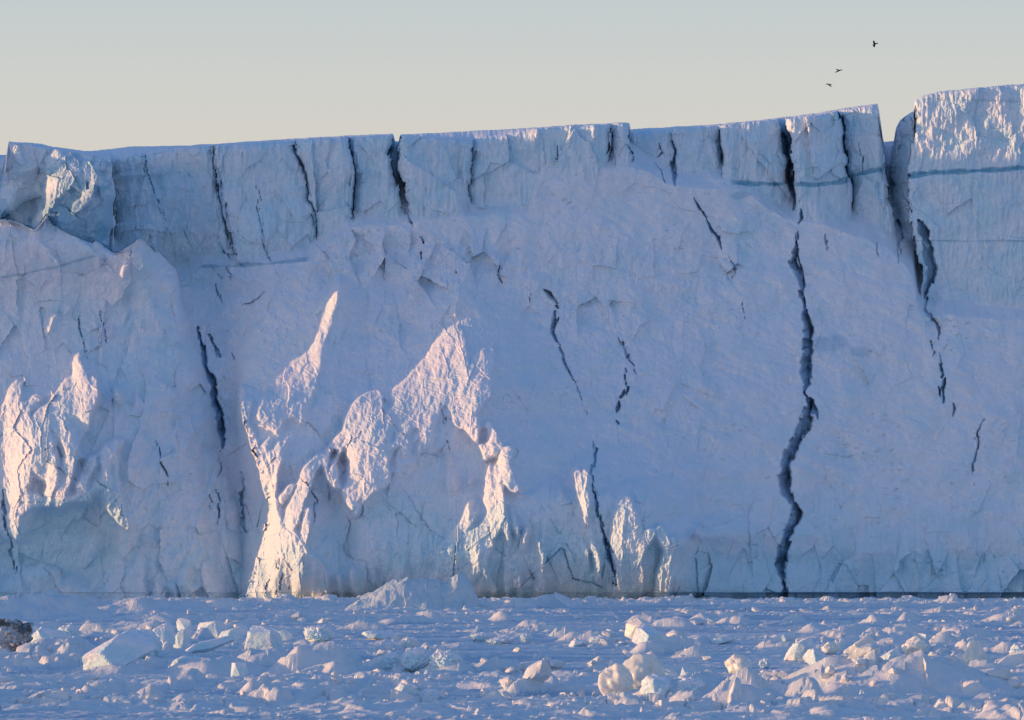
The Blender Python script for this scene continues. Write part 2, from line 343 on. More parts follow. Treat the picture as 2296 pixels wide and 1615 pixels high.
    for pg in SUNNY:
        m, p = FIELD.sub(pg, 8); q = polysd(wx[m] * .8 + jx[m] * .2, wy[m] * .8 + jy[m] * .2, pg); LIT[m] = np.maximum(LIT[m], np.where(q > 0, np.clip(.15 + q / 16, 0, 1), 0))
    D = D - PR * (1 + .18 * f_mid) - sst(.2, 2, PR) * (.10 * f_fine + .25 * f_mid)
    ftex = sst(.4, 2.5, PR)
    D = D - ftex * (.12 * ridged(X + .45 * Y, Y - .3 * X, 30, 3, 71, sy=3.2) + .3 * f_mid)
    D = D + R * sst(-300, 0, X)
    hd = sst(-290, -335, X); D = D * (1 - hd) + hd * (base_P(Y) - 1.9 - 3.4 * sst(570, 480, Y) + .8 * f_mid)  # unseen headland beyond the left edge, shaped to shade the face from the sun
    # crests stand proud of everything to their left, so the low sun reaches them: sweep the relief from left to right
    te = math.tan(math.radians(SUN_EL)); wb = np.arange(-90, 90, .06); c0 = X[0]
    def blur(a, n, ax):
        k = np.exp(-(np.arange(-n, n + 1) / (n * .45)) ** 2); k /= k.sum(); p = np.pad(a, [(n, n) if q_ == ax else (0, 0) for q_ in (0, 1)], mode='edge'); o_ = 0
        for i_, kv in enumerate(k): o_ = o_ + kv * (p[i_:i_ + a.shape[0]] if ax == 0 else p[:, i_:i_ + a.shape[1]])
        return o_
    crust = fbm(X + .3 * Y, Y, 15, 3, 211, sy=1.7); patchy = fbm(X + .55 * Y, Y - .3 * X, 46, 4, 201, sy=2.2); gr2 = fbm(X + .25 * Y, Y, 28, 3, 207, sy=2.6)
    keep = (((Y > 500) & (X < 1640)) | ((X < 265) & (Y > 300))) & (X > -60)
    BTE = (X > 535) & (X < 745) & (Y > 900) & (Y > 1180 - 6 * (660 - X))
    edge = sst(-60, 20, X) * np.where(Y > 500, sst(1640, 1540, X), sst(270, 225, X))
    foot = sst(1150, 1230, Y) * (X > 540) * (X < 1560)
    LIT = np.where((X > 735) & (X < 1120) & (Y > 960) & (Y < 1130), LIT * (patchy > -.12), LIT)
    ls = blur(blur(np.clip(LIT * (1 + 2.0 * patchy + foot * .9 * (ridged(X + 3 * f_mid, Y, 34, 3, 219, sy=6) - .1)), 0, 1.2), 5, 0), 4, 1) * edge; ls = np.clip(1.45 * ls, 0, 1)
    z0 = (LIT > 0).astype(np.float32)
    zone = np.clip(1.1 * blur(blur(z0, 30, 0), 34, 1) + .8 * blur(blur(z0, 9, 0), 9, 1), 0, 1)
    lw2 = sst(730, 830, X) * sst(1190, 1090, X) * sst(900, 1000, Y)
    zone = np.maximum(zone, np.maximum(.80 * lw, .74 * lw2)) * edge
    zone = np.where((X > 420) & (X < 620) & (Y > 850) & (sdBT < 0), 0, zone); zone = zone * (1 - sst(300, 340, X) * sst(530, 500, X) * sst(640, 700, Y))
    rise = np.where(NARROW > 0, .085 * NARROW, .055) + .045 * (BTE > 0)
    marg = .75 - .35 * lw
    cap = np.where((X < 530) & (Y > 470), 3.0, 40.0)
    kb = np.exp(-(np.arange(-60, 61) / 30.) ** 2); kb /= kb.sum()
    Dn = blur(blur(D, 3, 0), 3, 1)
    def sweep(D):
        D = D.copy(); M = np.full(wb.shape, 1e3)
        for c in range(X.shape[1]):
            y = Y0 + D[:, c]; xw = (X[0, c] - CX) * K * y; w = np.maximum.accumulate(H0 - (Y[:, c] - HY) * K * y + xw * te)
            Ms = np.interp(w, wb, np.convolve(np.pad(np.minimum(M, 680), 60, mode='edge'), kb, 'valid')) - Y0
            dx = c0[c] - c0[c - 1] if c else 1
            s_ = ls[:, c]; tgt = Ms - rise[:, c] * s_ * dx + marg[:, c] * (1 - sst(0, .7, s_)) ** 1.5
            k_ = keep[:, c] & (Ms < 60)
            D[:, c] = np.where(k_, np.clip(D[:, c], tgt, np.maximum(tgt + 9.0 * (1 - zone[:, c]) ** 1.5 + 40 * (zone[:, c] < .04), D[:, c] - cap[:, c])), D[:, c])
            y = Y0 + D[:, c]; M = np.minimum(M, np.interp(wb, w, y, right=1e3, left=1e3))
        return D
    dl = np.maximum(Dn - sweep(Dn), 0)
    for c in range(1, X.shape[1]): dl[:, c] = np.maximum(dl[:, c], dl[:, c - 1] * (.95 if 300 < c0[c] < 535 else .993 if 0 < c0[c] < 1540 else .975))
    for r_ in range(1, X.shape[0]): dl[r_] = np.maximum(dl[r_], dl[r_ - 1] * .965)
    for r_ in range(X.shape[0] - 2, 0, -1): dl[r_] = np.maximum(dl[r_], dl[r_ + 1] * .96)
    sm = blur(blur(dl, 14, 0), 10, 1)
    Dw = blur(blur(sweep(Dn - sm), 2, 0), 2, 1)
    fine0 = D - Dn
    rel = .45 * f_mid + .42 * gr2 + .34 * crust + .22 * fbm(X, Y, 8, 3, 205, sy=1.4) + (.25 + .3 * lw) * ridged(X + 3 * f_mid, Y, 30, 4, 215, sy=5) + .22 * cv2
    kw = np.maximum(sst(485, 560, Y) * sst(1640, 1600, X), (X < 300) * sst(300, 330, Y) * sst(268, 235, X)) * sst(-60, -20, X)
    col = foot * sst(1160, 1260, Y) * np.where(X < 760, 1.0, .45)
    rel = rel - col * (1.5 * ridged(X + 5 * f_mid + .10 * (Y - 1345) * np.sign(X - 640) * (X < 760), Y, 46, 2, 221, sy=9) - .6)
    D = D + (Dw - Dn) + rel * kw
    # -------- clefts and cracks: (x, y, full width), depth
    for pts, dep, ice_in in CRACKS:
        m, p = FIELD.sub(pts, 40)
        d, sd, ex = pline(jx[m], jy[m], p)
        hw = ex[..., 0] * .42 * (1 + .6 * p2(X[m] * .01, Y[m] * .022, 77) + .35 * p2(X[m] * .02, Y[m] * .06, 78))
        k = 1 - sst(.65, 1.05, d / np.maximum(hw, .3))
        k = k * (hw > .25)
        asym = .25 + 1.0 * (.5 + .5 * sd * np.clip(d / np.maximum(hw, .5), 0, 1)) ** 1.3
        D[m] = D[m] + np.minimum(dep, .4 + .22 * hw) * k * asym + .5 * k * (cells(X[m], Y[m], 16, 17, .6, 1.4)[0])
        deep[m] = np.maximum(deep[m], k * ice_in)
    # -------- strata of dense blue ice
    for pts, wdt, s in BANDS:
        m, p = FIELD.sub(pts, 20)
        d, sd, ex = pline(X[m] * .8 + jx[m] * .2, Y[m] + 1.5 * p2(X[m] * .03, Y[m] * .0, 5), p)
        wv = wdt * .5 * (.95 + 1.1 * p2(X[m] * .022, Y[m] * .02, 31) + .5 * p2(X[m] * .09, Y[m] * .12, 32)); k = (1 - sst(-1, 1.8, d - wv)) * sst(0, 14, np.minimum(X[m] - p[0, 0], p[-1, 0] - X[m]) + 6)
        blue[m] = np.maximum(blue[m], k * s * (.9 + .5 * p2(X[m] * .05, Y[m] * .2, 8)))
        D[m] = D[m] + .14 * k
    # patches of exposed blue ice
    for (cx, cy, rx, ry, s) in PATCHES:
        m, _ = FIELD.sub([(cx - rx, cy - ry), (cx + rx, cy + ry)], 10)
        k = sst(1.15, .7, np.hypot((wx[m] - cx) / rx, (wy[m] - cy) / ry)); blue[m] = np.maximum(blue[m], k * s)
    # far right: broken facets above the water line
    fr = sst(1225, 1265, Y + 12 * f_mid) * sst(1500, 1560, X)
    D = D + fr * (.65 * cv2 + .3); ice = np.clip(ice + .5 * fr, 0, 1)
    # dark undercut at the tide line
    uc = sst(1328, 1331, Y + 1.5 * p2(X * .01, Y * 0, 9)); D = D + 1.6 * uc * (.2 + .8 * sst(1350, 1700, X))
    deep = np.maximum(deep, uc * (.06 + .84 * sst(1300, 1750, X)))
    return D.astype(np.float32), np.stack([np.clip(ice, 0, 1), np.clip(blue, 0, 1), np.clip(deep, 0, 1)], -1)

SUNNY = [
 [(604,1165),(640,1185),(690,1230),(722,1262),(738,1300),(738,1360),(544,1360),(566,1290),(592,1220)],
 [(996,1000),(1012,1010),(1015,1040),(1003,1050)],
 [(1215,1170),(1228,1180),(1222,1230),(1212,1225)], [(1290,1055),(1322,1060),(1328,1110),(1324,1180),(1312,1180),(1300,1120)], [(1128,1250),(1146,1255),(1150,1345),(1132,1345)],
 [(30,890),(60,900),(70,940),(110,950),(125,1000),(130,1060),(100,1080),(70,1060),(60,1100),(40,1110),(20,1080),(-10,1060),(-10,940)],
 [(150,880),(185,830),(205,860),(225,885),(205,930),(175,1000),(150,960),(130,940)],
 [(30,1130),(80,1120),(140,1115),(200,1100),(240,1050),(262,1010),(262,1070),(285,1165),(255,1130),(235,1080),(200,1120),(150,1130),(90,1140),(50,1160),(40,1200),(28,1170)],
 [(1040,1190),(1100,1180),(1110,1220),(1080,1280),(1040,1340),(975,1340),(985,1290),(1010,1240)],
 [(125,338),(160,342),(195,362),(215,372),(224,400),(208,412),(190,408),(180,395),(165,410),(150,430),(135,447),(118,442),(125,410),(118,390),(112,370)],
 [(758,652),(764,660),(755,690),(745,730),(738,760),(725,800),(716,840),(712,870),(700,900),(688,925),(682,950),(672,955),(660,940),(640,945),(622,975),(600,960),(575,960),(570,930),(588,890),(605,870),(620,835),(645,820),(690,790),(705,760),(715,730),(725,700),(738,670)],
 [(604,975),(622,985),(612,1010),(608,1060),(595,1055),(592,1000)],
 [(1018,728),(1038,735),(1045,760),(1035,790),(1050,800),(1045,830),(1030,850),(1050,870),(1030,880),(1010,900),(985,925),(975,960),(965,1000),(945,1020),(925,1040),(905,1035),(900,1000),(880,1010),(870,1040),(880,1080),(860,1100),(835,1110),(812,1130),(800,1170),(790,1165),(797,1120),(800,1080),(790,1040),(780,1000),(760,1010),(755,1040),(740,1030),(735,1000),(755,980),(790,975),(810,965),(850,940),(885,905),(875,880),(905,850),(950,800),(990,750)],
 [(1100,822),(1112,835),(1105,870),(1090,900),(1070,880),(1050,900),(1030,870),(1040,850),(1070,835)],
 [(1018,900),(1045,905),(1070,925),(1100,1000),(1065,975),(1050,945),(1030,930)],
 [(1025,645),(1030,655),(1024,662),(1018,658)],
]
RIDGES = [
 # the two great spurs
 ([(762,640,4,.25),(750,700,4.4,.6),(738,760,4.8,.8),(722,830,5.2,1),(706,885,5.4,1.2),(686,955,5.0,1.1),(680,1020,3.0,.9)], 110, 120),
 ([(1024,646,3.6,.12),(1026,700,1.2,.2)], 60, 20),
 ([(1026,650,3.5,.4),(1034,722,6.0,.6),(1038,780,7.5,.9),(1034,850,8.0,1.1),(1018,920,7.5,1.1),(985,985,7.5,1.0),(940,1030,6.5,.9),(880,1060,5.0,.7),(838,1095,4.0,.5),(806,1140,3,.3)], 170, 260),
 ([(860,960,4.0,1.0),(862,1010,4.0,1.0),(850,1060,3.6,.8),(815,1110,3,.5)], 95, 40),
 ([(800,975,3.6),(770,1000,3.6),(752,1040,3.4),(760,1070,2.6)], 30, 20),
 ([(1110,832,3.4),(1105,880,4.0),(1088,905,4.0),(1070,925,3.0)], 60, 30),
 ([(1052,905,3.2),(1062,950,3.4),(1085,980,3.2),(1108,1010,3.4)], 26, 18),
 ([(1048,800,3.0),(1052,860,3.4),(1040,900,3.0)], 40, 26),
 # ribs down the right of the second spur
 ([(1110,960,3.0),(1132,1010,3.8),(1150,1060,3.4),(1162,1085,2.2)], 26, 16),
 ([(1095,985,3.0),(1098,1040,3.6),(1104,1080,3.2)], 18, 12),
 ([(1150,1020,2.6),(1118,1085,3.6),(1105,1110,3.4),(1125,1150,3.2),(1100,1190,3.8),(1058,1225,3.2)], 26, 16),
 ([(1128,1105,3.2),(1132,1160,3.4),(1118,1190,2.6)], 16, 12),
 ([(1056,1170,3.0),(1035,1200,3.6),(1008,1240,3.4),(1004,1265,2.4)], 24, 16),
 ([(1112,1192,3.2),(1090,1240,3.8),(1050,1275,3.4),(1040,1320,3.0)], 34, 20),
 ([(1035,1215,3.4),(1020,1270,3.4),(985,1300,3.2),(975,1345,3)], 22, 18),
 ([(1065,1215,2.6),(1070,1255,2.8),(1062,1290,2.6)], 12, 8),
 ([(1092,1260,2.6),(1098,1290,2.8),(1110,1325,2.6)], 12, 10),
 ([(1132,1150,2.6),(1142,1190,3.0),(1148,1215,2.2)], 12, 10),
 ([(1152,1150,2.6),(1160,1185,2.8),(1166,1200,2)], 10, 8),
 ([(1186,1178,2.6),(1180,1225,2.4)], 10, 8),
 ([(1208,1215,2.4),(1214,1240,2.4)], 8, 7),
 ([(1158,1275,2.6),(1166,1310,3.0),(1172,1345,2.8)], 12, 10),
 ([(1224,1245,2.6),(1216,1290,3.2),(1224,1305,3.0),(1208,1345,3)], 16, 8),
 ([(1062,1080,2.8),(1058,1125,3.2),(1048,1180,2.6)], 14, 10),
 ([(1018,1060,2.8),(1020,1090,3.0)], 12, 8),
 ([(1100,1010,2.6),(1094,1045,3)], 12, 8),
 ([(905,1275,2.2),(900,1310,2.6)], 12, 10), ([(762,1290,2.8),(770,1345,3.0)], 10, 8), ([(795,1278,3.0),(803,1340,3.0)], 14, 10), ([(838,1275,2.8),(840,1300,2.4)], 10, 8),
 # first cleft columns and glowing feet
 ([(1264,1105,2.6),(1262,1118,2.4)], 12, 8), ([(1300,1060,2.6),(1312,1120,2.8),(1318,1170,2.2)], 16, 12),
 ([(1318,1062,3.2),(1310,1110,3.4),(1320,1165,3.0)], 16, 10), ([(1330,1200,3.0),(1344,1255,3.2),(1350,1300,3.0)], 14, 9), ([(1316,1230,2.8),(1322,1275,3.0)], 10, 8),
 ([(1424,1140,3.4),(1436,1180,4.2),(1430,1215,4.6),(1445,1225,4.4),(1425,1280,4.8),(1412,1345,5.2)], 44, 26),
 ([(1462,1205,3.4),(1438,1250,4.0),(1440,1330,4.4)], 22, 16), ([(1402,1150,3.0),(1394,1200,3.2),(1396,1240,3)], 26, 14),
 ([(1492,1190,2.6),(1500,1215,2.8)], 22, 10), ([(1516,1220,3.2),(1504,1260,4.0),(1496,1300,4.2),(1494,1348,4.4)], 22, 14),
 ([(1488,1280,3.0),(1480,1348,3.4)], 14, 10), ([(1506,1290,3),(1502,1325,3.2)], 8, 8), ([(1570,1192,2.6),(1574,1200,2)], 12, 8),
 # bright edge and columns of the middle buttress
 ([(546,900,2.6,.3),(552,930,3.6,.6),(560,955,3.4,.35),(572,985,4.0,.7),(590,1030,4.0,.6),(604,1075,4.4,.8),(622,1125,4.8,1.2),(630,1165,4.6,1.2),(606,1230,4.4,.7),(586,1290,4.4,.7),(572,1320,4,.5),(580,1352,4.6,1)], 34, 20),
 ([(562,905,2.6),(558,950,3.0),(574,990,3.0)], 18, 14), ([(640,1010,2.4),(622,1060,3.0),(618,1095,2.6)], 26, 12), ([(604,1010,2.0),(610,1060,2.4)], 22, 14),
 ([(612,1120,2.4),(616,1190,3.2),(618,1250,3.2),(600,1300,3.0),(592,1352,3.0)], 16, 10),
 ([(590,1190,2.4),(598,1240,2.6),(580,1290,3.2),(572,1350,3.4)], 14, 10),
 ([(700,1080,2.4),(680,1130,3.4),(668,1170,3.4),(655,1190,3.2)], 30, 16), ([(700,1150,2.6),(690,1210,3.2)], 18, 10),
 ([(636,1186,3.6),(648,1196,3.8),(652,1212,3.6)], 18, 16),
 ([(652,1215,3.0),(664,1262,3.4),(672,1300,3.4),(672,1355,3.8)], 15, 10),
 ([(668,1205,3.4),(690,1240,3.8),(716,1262,3.8),(732,1290,3.8),(733,1352,4.0)], 20, 12),
 ([(680,1240,2.6),(678,1352,3.2)], 10, 8), ([(724,1330,3.2),(712,1352,3.4)], 12, 8),
 ([(720,1040,2.2),(700,1060,2.6),(690,1090,2.0)], 26, 14), ([(655,1095,2.2),(640,1120,2.4)], 14, 10),
 # encrusted ribs on the left buttress
 ([(187,818,2.4),(196,850,3.2),(226,884,3.6),(206,905,3.4),(204,940,2.6)], 30, 18), ([(162,872,2.6),(140,905,3.4),(128,930,3.2),(150,960,3.4),(174,1002,2.6)], 28, 18),
 ([(268,872,2.6),(270,895,2.6)], 14, 10), ([(215,845,2.4),(220,862,2.4)], 12, 8),
 ([(48,878,2.6),(38,905,3.2),(52,945,3.4),(48,1010,3.6),(56,1065,3.2),(44,1110,2.6)], 32, 16), ([(88,898,2.6),(66,925,3.2),(74,955,2.6)], 20, 12),
 ([(104,942,3.0),(98,990,3.4),(118,1035,3.0),(130,1068,2.4)], 32, 16), ([(30,960,3.0),(2,1010,3.2),(16,1068,2.8)], 30, 16), ([(6,920,2.6),(0,940,2.6)], 16, 12),
 ([(78,1000,3.0),(70,1050,3.0),(60,1090,2.6)], 20, 12), ([(166,1035,2.8),(160,1080,3.4),(140,1125,3.0)], 22, 14), ([(125,1085,2.6),(112,1125,2.8)], 16, 10),
 ([(80,1125,3.0),(46,1122,3.0),(30,1160,3.4),(44,1205,2.4)], 18, 14), ([(215,1040,2.8),(192,1090,3.2),(200,1110,2.6)], 20, 12),
 ([(270,1002,3.0),(236,1040,3.4),(240,1090,3.6),(258,1130,3.4),(284,1168,3.0)], 22, 16), ([(250,1010,2.4),(238,1050,2.4)], 20, 12),
 ([(176,1120,2.4),(180,1112,2.4)], 12, 8), ([(330,1205,2.6),(345,1215,2.6)], 16, 10), ([(344,1270,2.2),(352,1310,3.2),(362,1352,3.6)], 18, 14), ([(424,1280,2.4),(414,1310,3.0),(430,1325,3.0),(432,1345,2.6)], 16, 12),
 ([(390,1315,2.4),(396,1350,3.0)], 16, 10),
 ([(106,484,2.4),(98,510,2.6),(86,535,2.6),(104,556,3.0),(124,582,2.4)], 20, 12), ([(313,534,3.0),(300,556,3.6),(318,565,3.4),(322,590,2.6)], 26, 14), ([(292,590,2.6),(282,612,3)], 16, 12),
 ([(218,573,2.4),(220,606,2.6)], 8, 8), ([(124,708,2.4),(112,738,3.0)], 18, 12), ([(158,690,2),(152,700,2)], 10, 8), ([(252,735,2.2),(246,750,2.4)], 12, 8), ([(285,700,2),(280,712,2)], 10, 8), ([(-5,495,2.4),(18,500,3.2),(30,512,2.4)], 22, 14),
 ([(318,720,2),(316,732,2)], 8, 6),
 # snow crusts on the leaning block
 ([(138,345,3.4),(122,365,3.6),(118,380,3)], 20, 14), ([(165,350,3.6),(188,378,4.0),(190,400,3.4)], 34, 14), ([(145,385,3.4),(128,415,3.6),(124,445,2.6)], 24, 12), ([(170,392,3),(160,415,3.2)], 14, 10),
 ([(206,375,3.0),(218,392,3.2),(212,412,2.6)], 16, 10), ([(230,420,2.4),(234,446,2.6)], 8, 8), ([(204,445,3.4),(196,460,3.6),(180,470,3.0)], 22, 12), ([(46,338,3.2),(50,352,2.6)], 18, 12),
]
CRACKS = [
 ([(660,312,3),(664,340,7),(674,372,9),(684,392,8),(690,420,4),(693,450,3),(706,478,1.5),(712,540,1.2)], 8, .5),
 ([(783,308,4),(786,340,5),(793,380,6),(794,420,6),(790,440,7),(789,478,6),(793,498,3)], 10, .6),
 ([(908,470,5),(918,498,8),(924,508,2)], 10, .6),
 ([(478,335,8),(487,390,17),(498,450,16),(509,500,13),(518,540,8),(527,575,3)], 9, .25),
 ([(322,345,1.5),(330,385,2.5),(345,430,2.2),(362,480,1.5),(385,530,1)], 3, .5), ([(486,530,2),(495,552,4),(510,570,5),(518,585,2)], 6, .7), ([(505,600,2),(520,620,4),(525,632,1)], 5, .6),
 ([(575,400,1.5),(582,470,2.5),(590,530,3),(600,588,2)], 3, .4), ([(408,515,1.5),(420,535,2.5),(435,560,1.5)], 3, .4),
 ([(1252,310,1.5),(1250,345,2.5),(1245,370,1.5)], 3, .4), ([(1370,280,2),(1368,330,4),(1360,360,3)], 5, .4),
 ([(1411,330,3),(1418,345,9),(1414,362,6)], 6, .6),
 ([(1506,318,6),(1514,338,8),(1508,365,12),(1512,400,14),(1516,416,4)], 12, .8), ([(1476,322,4),(1482,340,6),(1474,352,3)], 4, .5), ([(1470,365,3),(1480,385,4),(1492,410,2)], 4, .5),
 ([(1555,444,3),(1566,465,10),(1572,478,5),(1582,492,3),(1596,512,10),(1610,532,9),(1616,560,3)], 9, .8), ([(1636,574,3),(1648,598,7),(1645,622,3)], 6, .6),
 ([(1614,284,3),(1618,330,6),(1624,348,8),(1620,395,4)], 5, .5),
 ([(1758,300,7),(1766,330,9),(1773,400,9),(1778,440,9),(1780,470,6)], 8, .9),
 ([(1795,468,4),(1796,490,10),(1788,502,3)], 10, .9),
 ([(1786,520,6),(1788,550,10),(1782,590,22),(1790,620,20),(1800,655,16),(1806,680,14),(1803,705,22),(1812,745,30),(1812,790,34),(1806,830,28),(1810,860,24),(1806,880,10)], 14, .75),
 ([(1806,880,10),(1815,900,22),(1826,922,14),(1832,940,3)], 12, .95),
 ([(1815,905,14),(1806,950,34),(1785,985,32),(1768,1020,38),(1758,1065,34),(1764,1100,26),(1778,1130,20),(1786,1150,34),(1774,1180,30),(1758,1220,32),(1748,1260,28),(1752,1290,16),(1762,1318,7),(1756,1345,22)], 13, .7),
 ([(1880,250,5),(1890,310,12),(1898,360,12),(1905,400,6),(1908,420,2)], 8, .7), ([(1928,320,2),(1932,350,4),(1933,390,2)], 4, .5),
 ([(2014,500,20),(2016,530,26),(2014,550,14),(2016,570,4)], 12, .4),
 ([(2062,500,24),(2084,560,30),(2090,600,34),(2080,640,22),(2078,665,12),(2074,695,10),(2088,715,7),(2102,735,8),(2106,762,3)], 12, .55),
 ([(2104,790,2),(2108,815,5),(2116,840,9),(2110,870,10),(2112,905,3)], 8, .9), ([(2090,765,4),(2094,790,5),(2088,800,1)], 4, .4), ([(2138,905,3),(2142,918,6),(2137,932,3)], 5, .7),
 ([(2206,940,2),(2190,970,5),(2190,1000,7),(2184,1040,7),(2180,1088,4)], 6, .5),
 ([(1246,700,8),(1246,720,14),(1244,745,8),(1252,770,8),(1262,800,7),(1275,830,6),(1292,860,2),(1306,900,1.2),(1318,930,1)], 8, .7),
 ([(1216,650,4),(1226,660,16),(1240,672,8),(1252,690,7)], 4, .5), ([(1186,645,2),(1186,690,3)], 3, .5),
 ([(1385,758,4),(1400,785,8),(1412,812,4),(1430,838,3)], 3, .3), ([(1399,825,3),(1398,850,8),(1406,872,14),(1396,890,10)], 8, .8), ([(1386,900,3),(1386,912,13),(1382,924,6)], 7, .8), ([(1378,943,3),(1382,950,6)], 5, .9),
 ([(1334,988,3),(1334,1015,7),(1330,1040,9),(1326,1060,6),(1328,1090,5),(1338,1130,8),(1348,1180,8),(1360,1220,9),(1368,1250,13),(1376,1280,9),(1382,1312,6)], 10, .9),
 ([(985,900,1.5),(996,930,2.2),(1000,970,1.8),(1010,1010,1.2)], 2, .3), ([(1240,1255,1),(1222,1250,1)], 2, .2),
 ([(178,700,1.5),(180,740,4),(190,780,3),(194,805,1.5)], 3, .5), ([(225,690,1.5),(232,740,2.5),(240,770,1)], 2.5, .4), ([(350,990,2),(362,1030,4),(374,1070,4),(377,1090,1)], 2.5, .4),
 ([(0,1100,7),(12,1160,10),(24,1220,8),(32,1260,6),(36,1285,2)], 6, .5),
 ([(670,1070,2),(695,1090,3),(708,1120,4),(706,1160,3),(700,1180,1)], 2.5, .4), ([(740,1040,2),(740,1080,3),(735,1125,1)], 2.5, .4),
 ([(445,735,10),(452,775,14),(460,815,16),(474,850,22),(484,890,22),(492,930,24),(496,970,18),(498,1010,8)], 14, .9), ([(470,750,4),(486,785,12),(490,800,6)], 6, .8), ([(522,790,3),(528,805,6)], 3, .6),
 ([(494,1025,3),(494,1050,6),(490,1070,2)], 5, .6), ([(542,1060,6),(545,1100,14),(540,1150,10),(552,1190,8)], 7, .5), ([(484,1100,5),(490,1150,6),(488,1180,2)], 3, .5), ([(465,1110,3),(475,1150,4)], 2.5, .5),
 ([(486,635,3),(492,660,5),(497,680,3)], 3, .5), ([(540,685,2),(565,680,3),(588,655,3)], 2, .4),
 ([(1118,595,2),(1112,615,5),(1125,635,4)], 3, .5), ([(1024,600,2),(1026,612,4)], 2.5, .6), ([(944,530,2),(948,545,4)], 3, .7), ([(945,565,4),(947,580,4)], 3, .8),
 ([(1664,670,1.5),(1668,720,3)], 2, .4), ([(1850,520,2),(1856,560,3)], 2, .4), ([(1965,545,2),(1972,575,3)], 3, .4), ([(2008,560,3),(2012,590,3)], 4, .4),
 ([(610,1290,2),(600,1310,4),(592,1335,3)], 1.5, .0), ([(640,1275,3),(632,1300,6),(622,1330,5)], 2.0, .2), ([(655,1300,2),(648,1325,4)], 2, .2), ([(625,1250,3),(618,1275,4)], 2, .2),
]
BANDS = [
 ([(1640,409),(1700,413),(1757,412)], 9, .85), ([(1770,414),(1830,414),(1880,410),(1905,402)], 9, .85), ([(1906,394),(1950,385),(1986,377)], 9, .9), ([(2036,394),(2100,388),(2160,384),(2230,382),(2300,377),(3000,360)], 10, .95),
 ([(450,598),(520,596),(600,592),(690,581)], 6, .55), ([(0,623),(60,613),(120,600),(218,573)], 4, .45), ([(2010,542),(2100,540),(2160,541),(2300,541)], 2.5, .5), ([(310,355),(370,340)], 3, .3),
 ([(2070,222),(2300,229)], 3, .25),
]
PATCHES = [(1660,438,24,9,.35),(640,1300,30,45,.12),(588,1290,12,30,.25),(1860,770,45,18,.28),(1930,790,26,12,.25),(225,520,18,26,.8),(1100,600,30,12,.12)]

cols = np.concatenate([np.arange(-950, -60, 9.0), np.arange(-60, 2358, 2.0), np.arange(2358, 3000, 9.0)])
NR = 570
TT = np.linspace(0, 1, NR)[:, None]
fr_n = 2.0 * p2(cols * .03, cols * 0, 71) + 1.0 * p2(cols * .11, cols * 0, 72)
top_f = tab(cols, FRX) + fr_n * .8 + 1.6 * np.maximum(0, cells(cols, cols * 0, 14, 5)[0]) + np.where(cols < -250, 6 * p2(cols * .02, cols * 0, 75), 0)
PXg = np.broadcast_to(cols[None, :], (NR, len(cols))).astype(np.float32)
TS = .80
PYg = np.where(TT < TS, 1352 + (430 - 1352) * TT / TS, 430 + (top_f[None, :] - 430) * (TT - TS) / (1 - TS)).astype(np.float32)
FIELD = Field(PXg, PYg)
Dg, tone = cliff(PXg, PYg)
Vw = ray(PXg, PYg, Y0 + Dg)
# plateau behind the front edge, then down the far side
top_b = tab(cols, SKX) + fr_n * .7 + .8 * p2(cols * .2, cols * 0, 74)
top_b = np.where(cols < -290, 400, np.minimum(top_b, top_f - .6))
NP = 26
sp = np.linspace(0, 1, NP + 1)[1:, None]
Dtop = Dg[-1][None, :]
Dpl = Dtop + (1 - (1 - sp) ** 1.0) ** 1.6 * (150 - Dtop)
PYp = top_f[None, :] + (top_b - top_f)[None, :] * sp ** .55 + 1.0 * p2(cols[None, :] * .05, sp * 6, 81) * (1 - sp)
Vp = ray(np.broadcast_to(cols[None, :], Dpl.shape), PYp, Y0 + Dpl)
Vb = Vp[-1:].copy(); Vb[..., 1] += 30; Vb[..., 2] = -2
NC = len(cols)

iceberg = empty("ice_cliff", (0, Y0, 0), "towering pale blue glacier ice cliff split by dark crevasses, rising behind the frozen rubble", "ice cliff")
# split the front into its blocks, slopes and bands
fx = (PXg[:-1, :-1] + PXg[1:, 1:]) / 2; fy = (PYg[:-1, :-1] + PYg[1:, 1:]) / 2
tonef = (tone[:-1, :-1] + tone[1:, 1:]) / 2
reg = np.zeros(fx.shape, np.int32)
PARTS = {0: ("snow_slope", None)}
xs = fx - tab(fx, SLANT) * (fy - 300)
tbl = tab(fx, TB)
rid = 1
for a, b, lab in [(250,478,"curved recessed ice wall left of the tilted crevasse"),(478,664,"upright block between two slanting cracks"),(664,785,None),(785,889,"narrow block left of the notch in the skyline"),(889,1060,"broad block right of the notch in the skyline"),(1060,1412,None),(1412,1508,"lower broken block"),(1508,1619,None),(1619,1760,None),(1760,1883,"squarish block with a sunlit top edge"),(1883,1980,"leaning block at the edge of the wide gap")]:
    reg[(xs >= a) & (xs < b) & (fy < tbl)] = rid; PARTS[rid] = ("serac", lab); rid += 1
LMp = [(-1000,480),(0,492),(45,500),(76,516),(105,483),(150,522),(208,545),(255,568),(312,534),(372,580),(402,640),(452,800),(486,960),(512,1060),(552,1250),(556,1380),(-1000,1380)]
reg[inpoly(fx, fy, LMp)] = rid; PARTS[rid] = ("ice_buttress", "left buttress crusted with sunlit ribs"); rid += 1
reg[(reg != rid - 1) & (fx < 108 - .1 * (fy - 330)) & (fy < 640)] = rid; PARTS[rid] = ("serac", "leaning block at the far left"); rid += 1
reg[(reg != rid - 2) & (fx >= 108 - .1 * (fy - 330)) & (fx < 256) & (fy < 640)] = rid; PARTS[rid] = ("serac", "rounded block veined with deep blue"); rid += 1
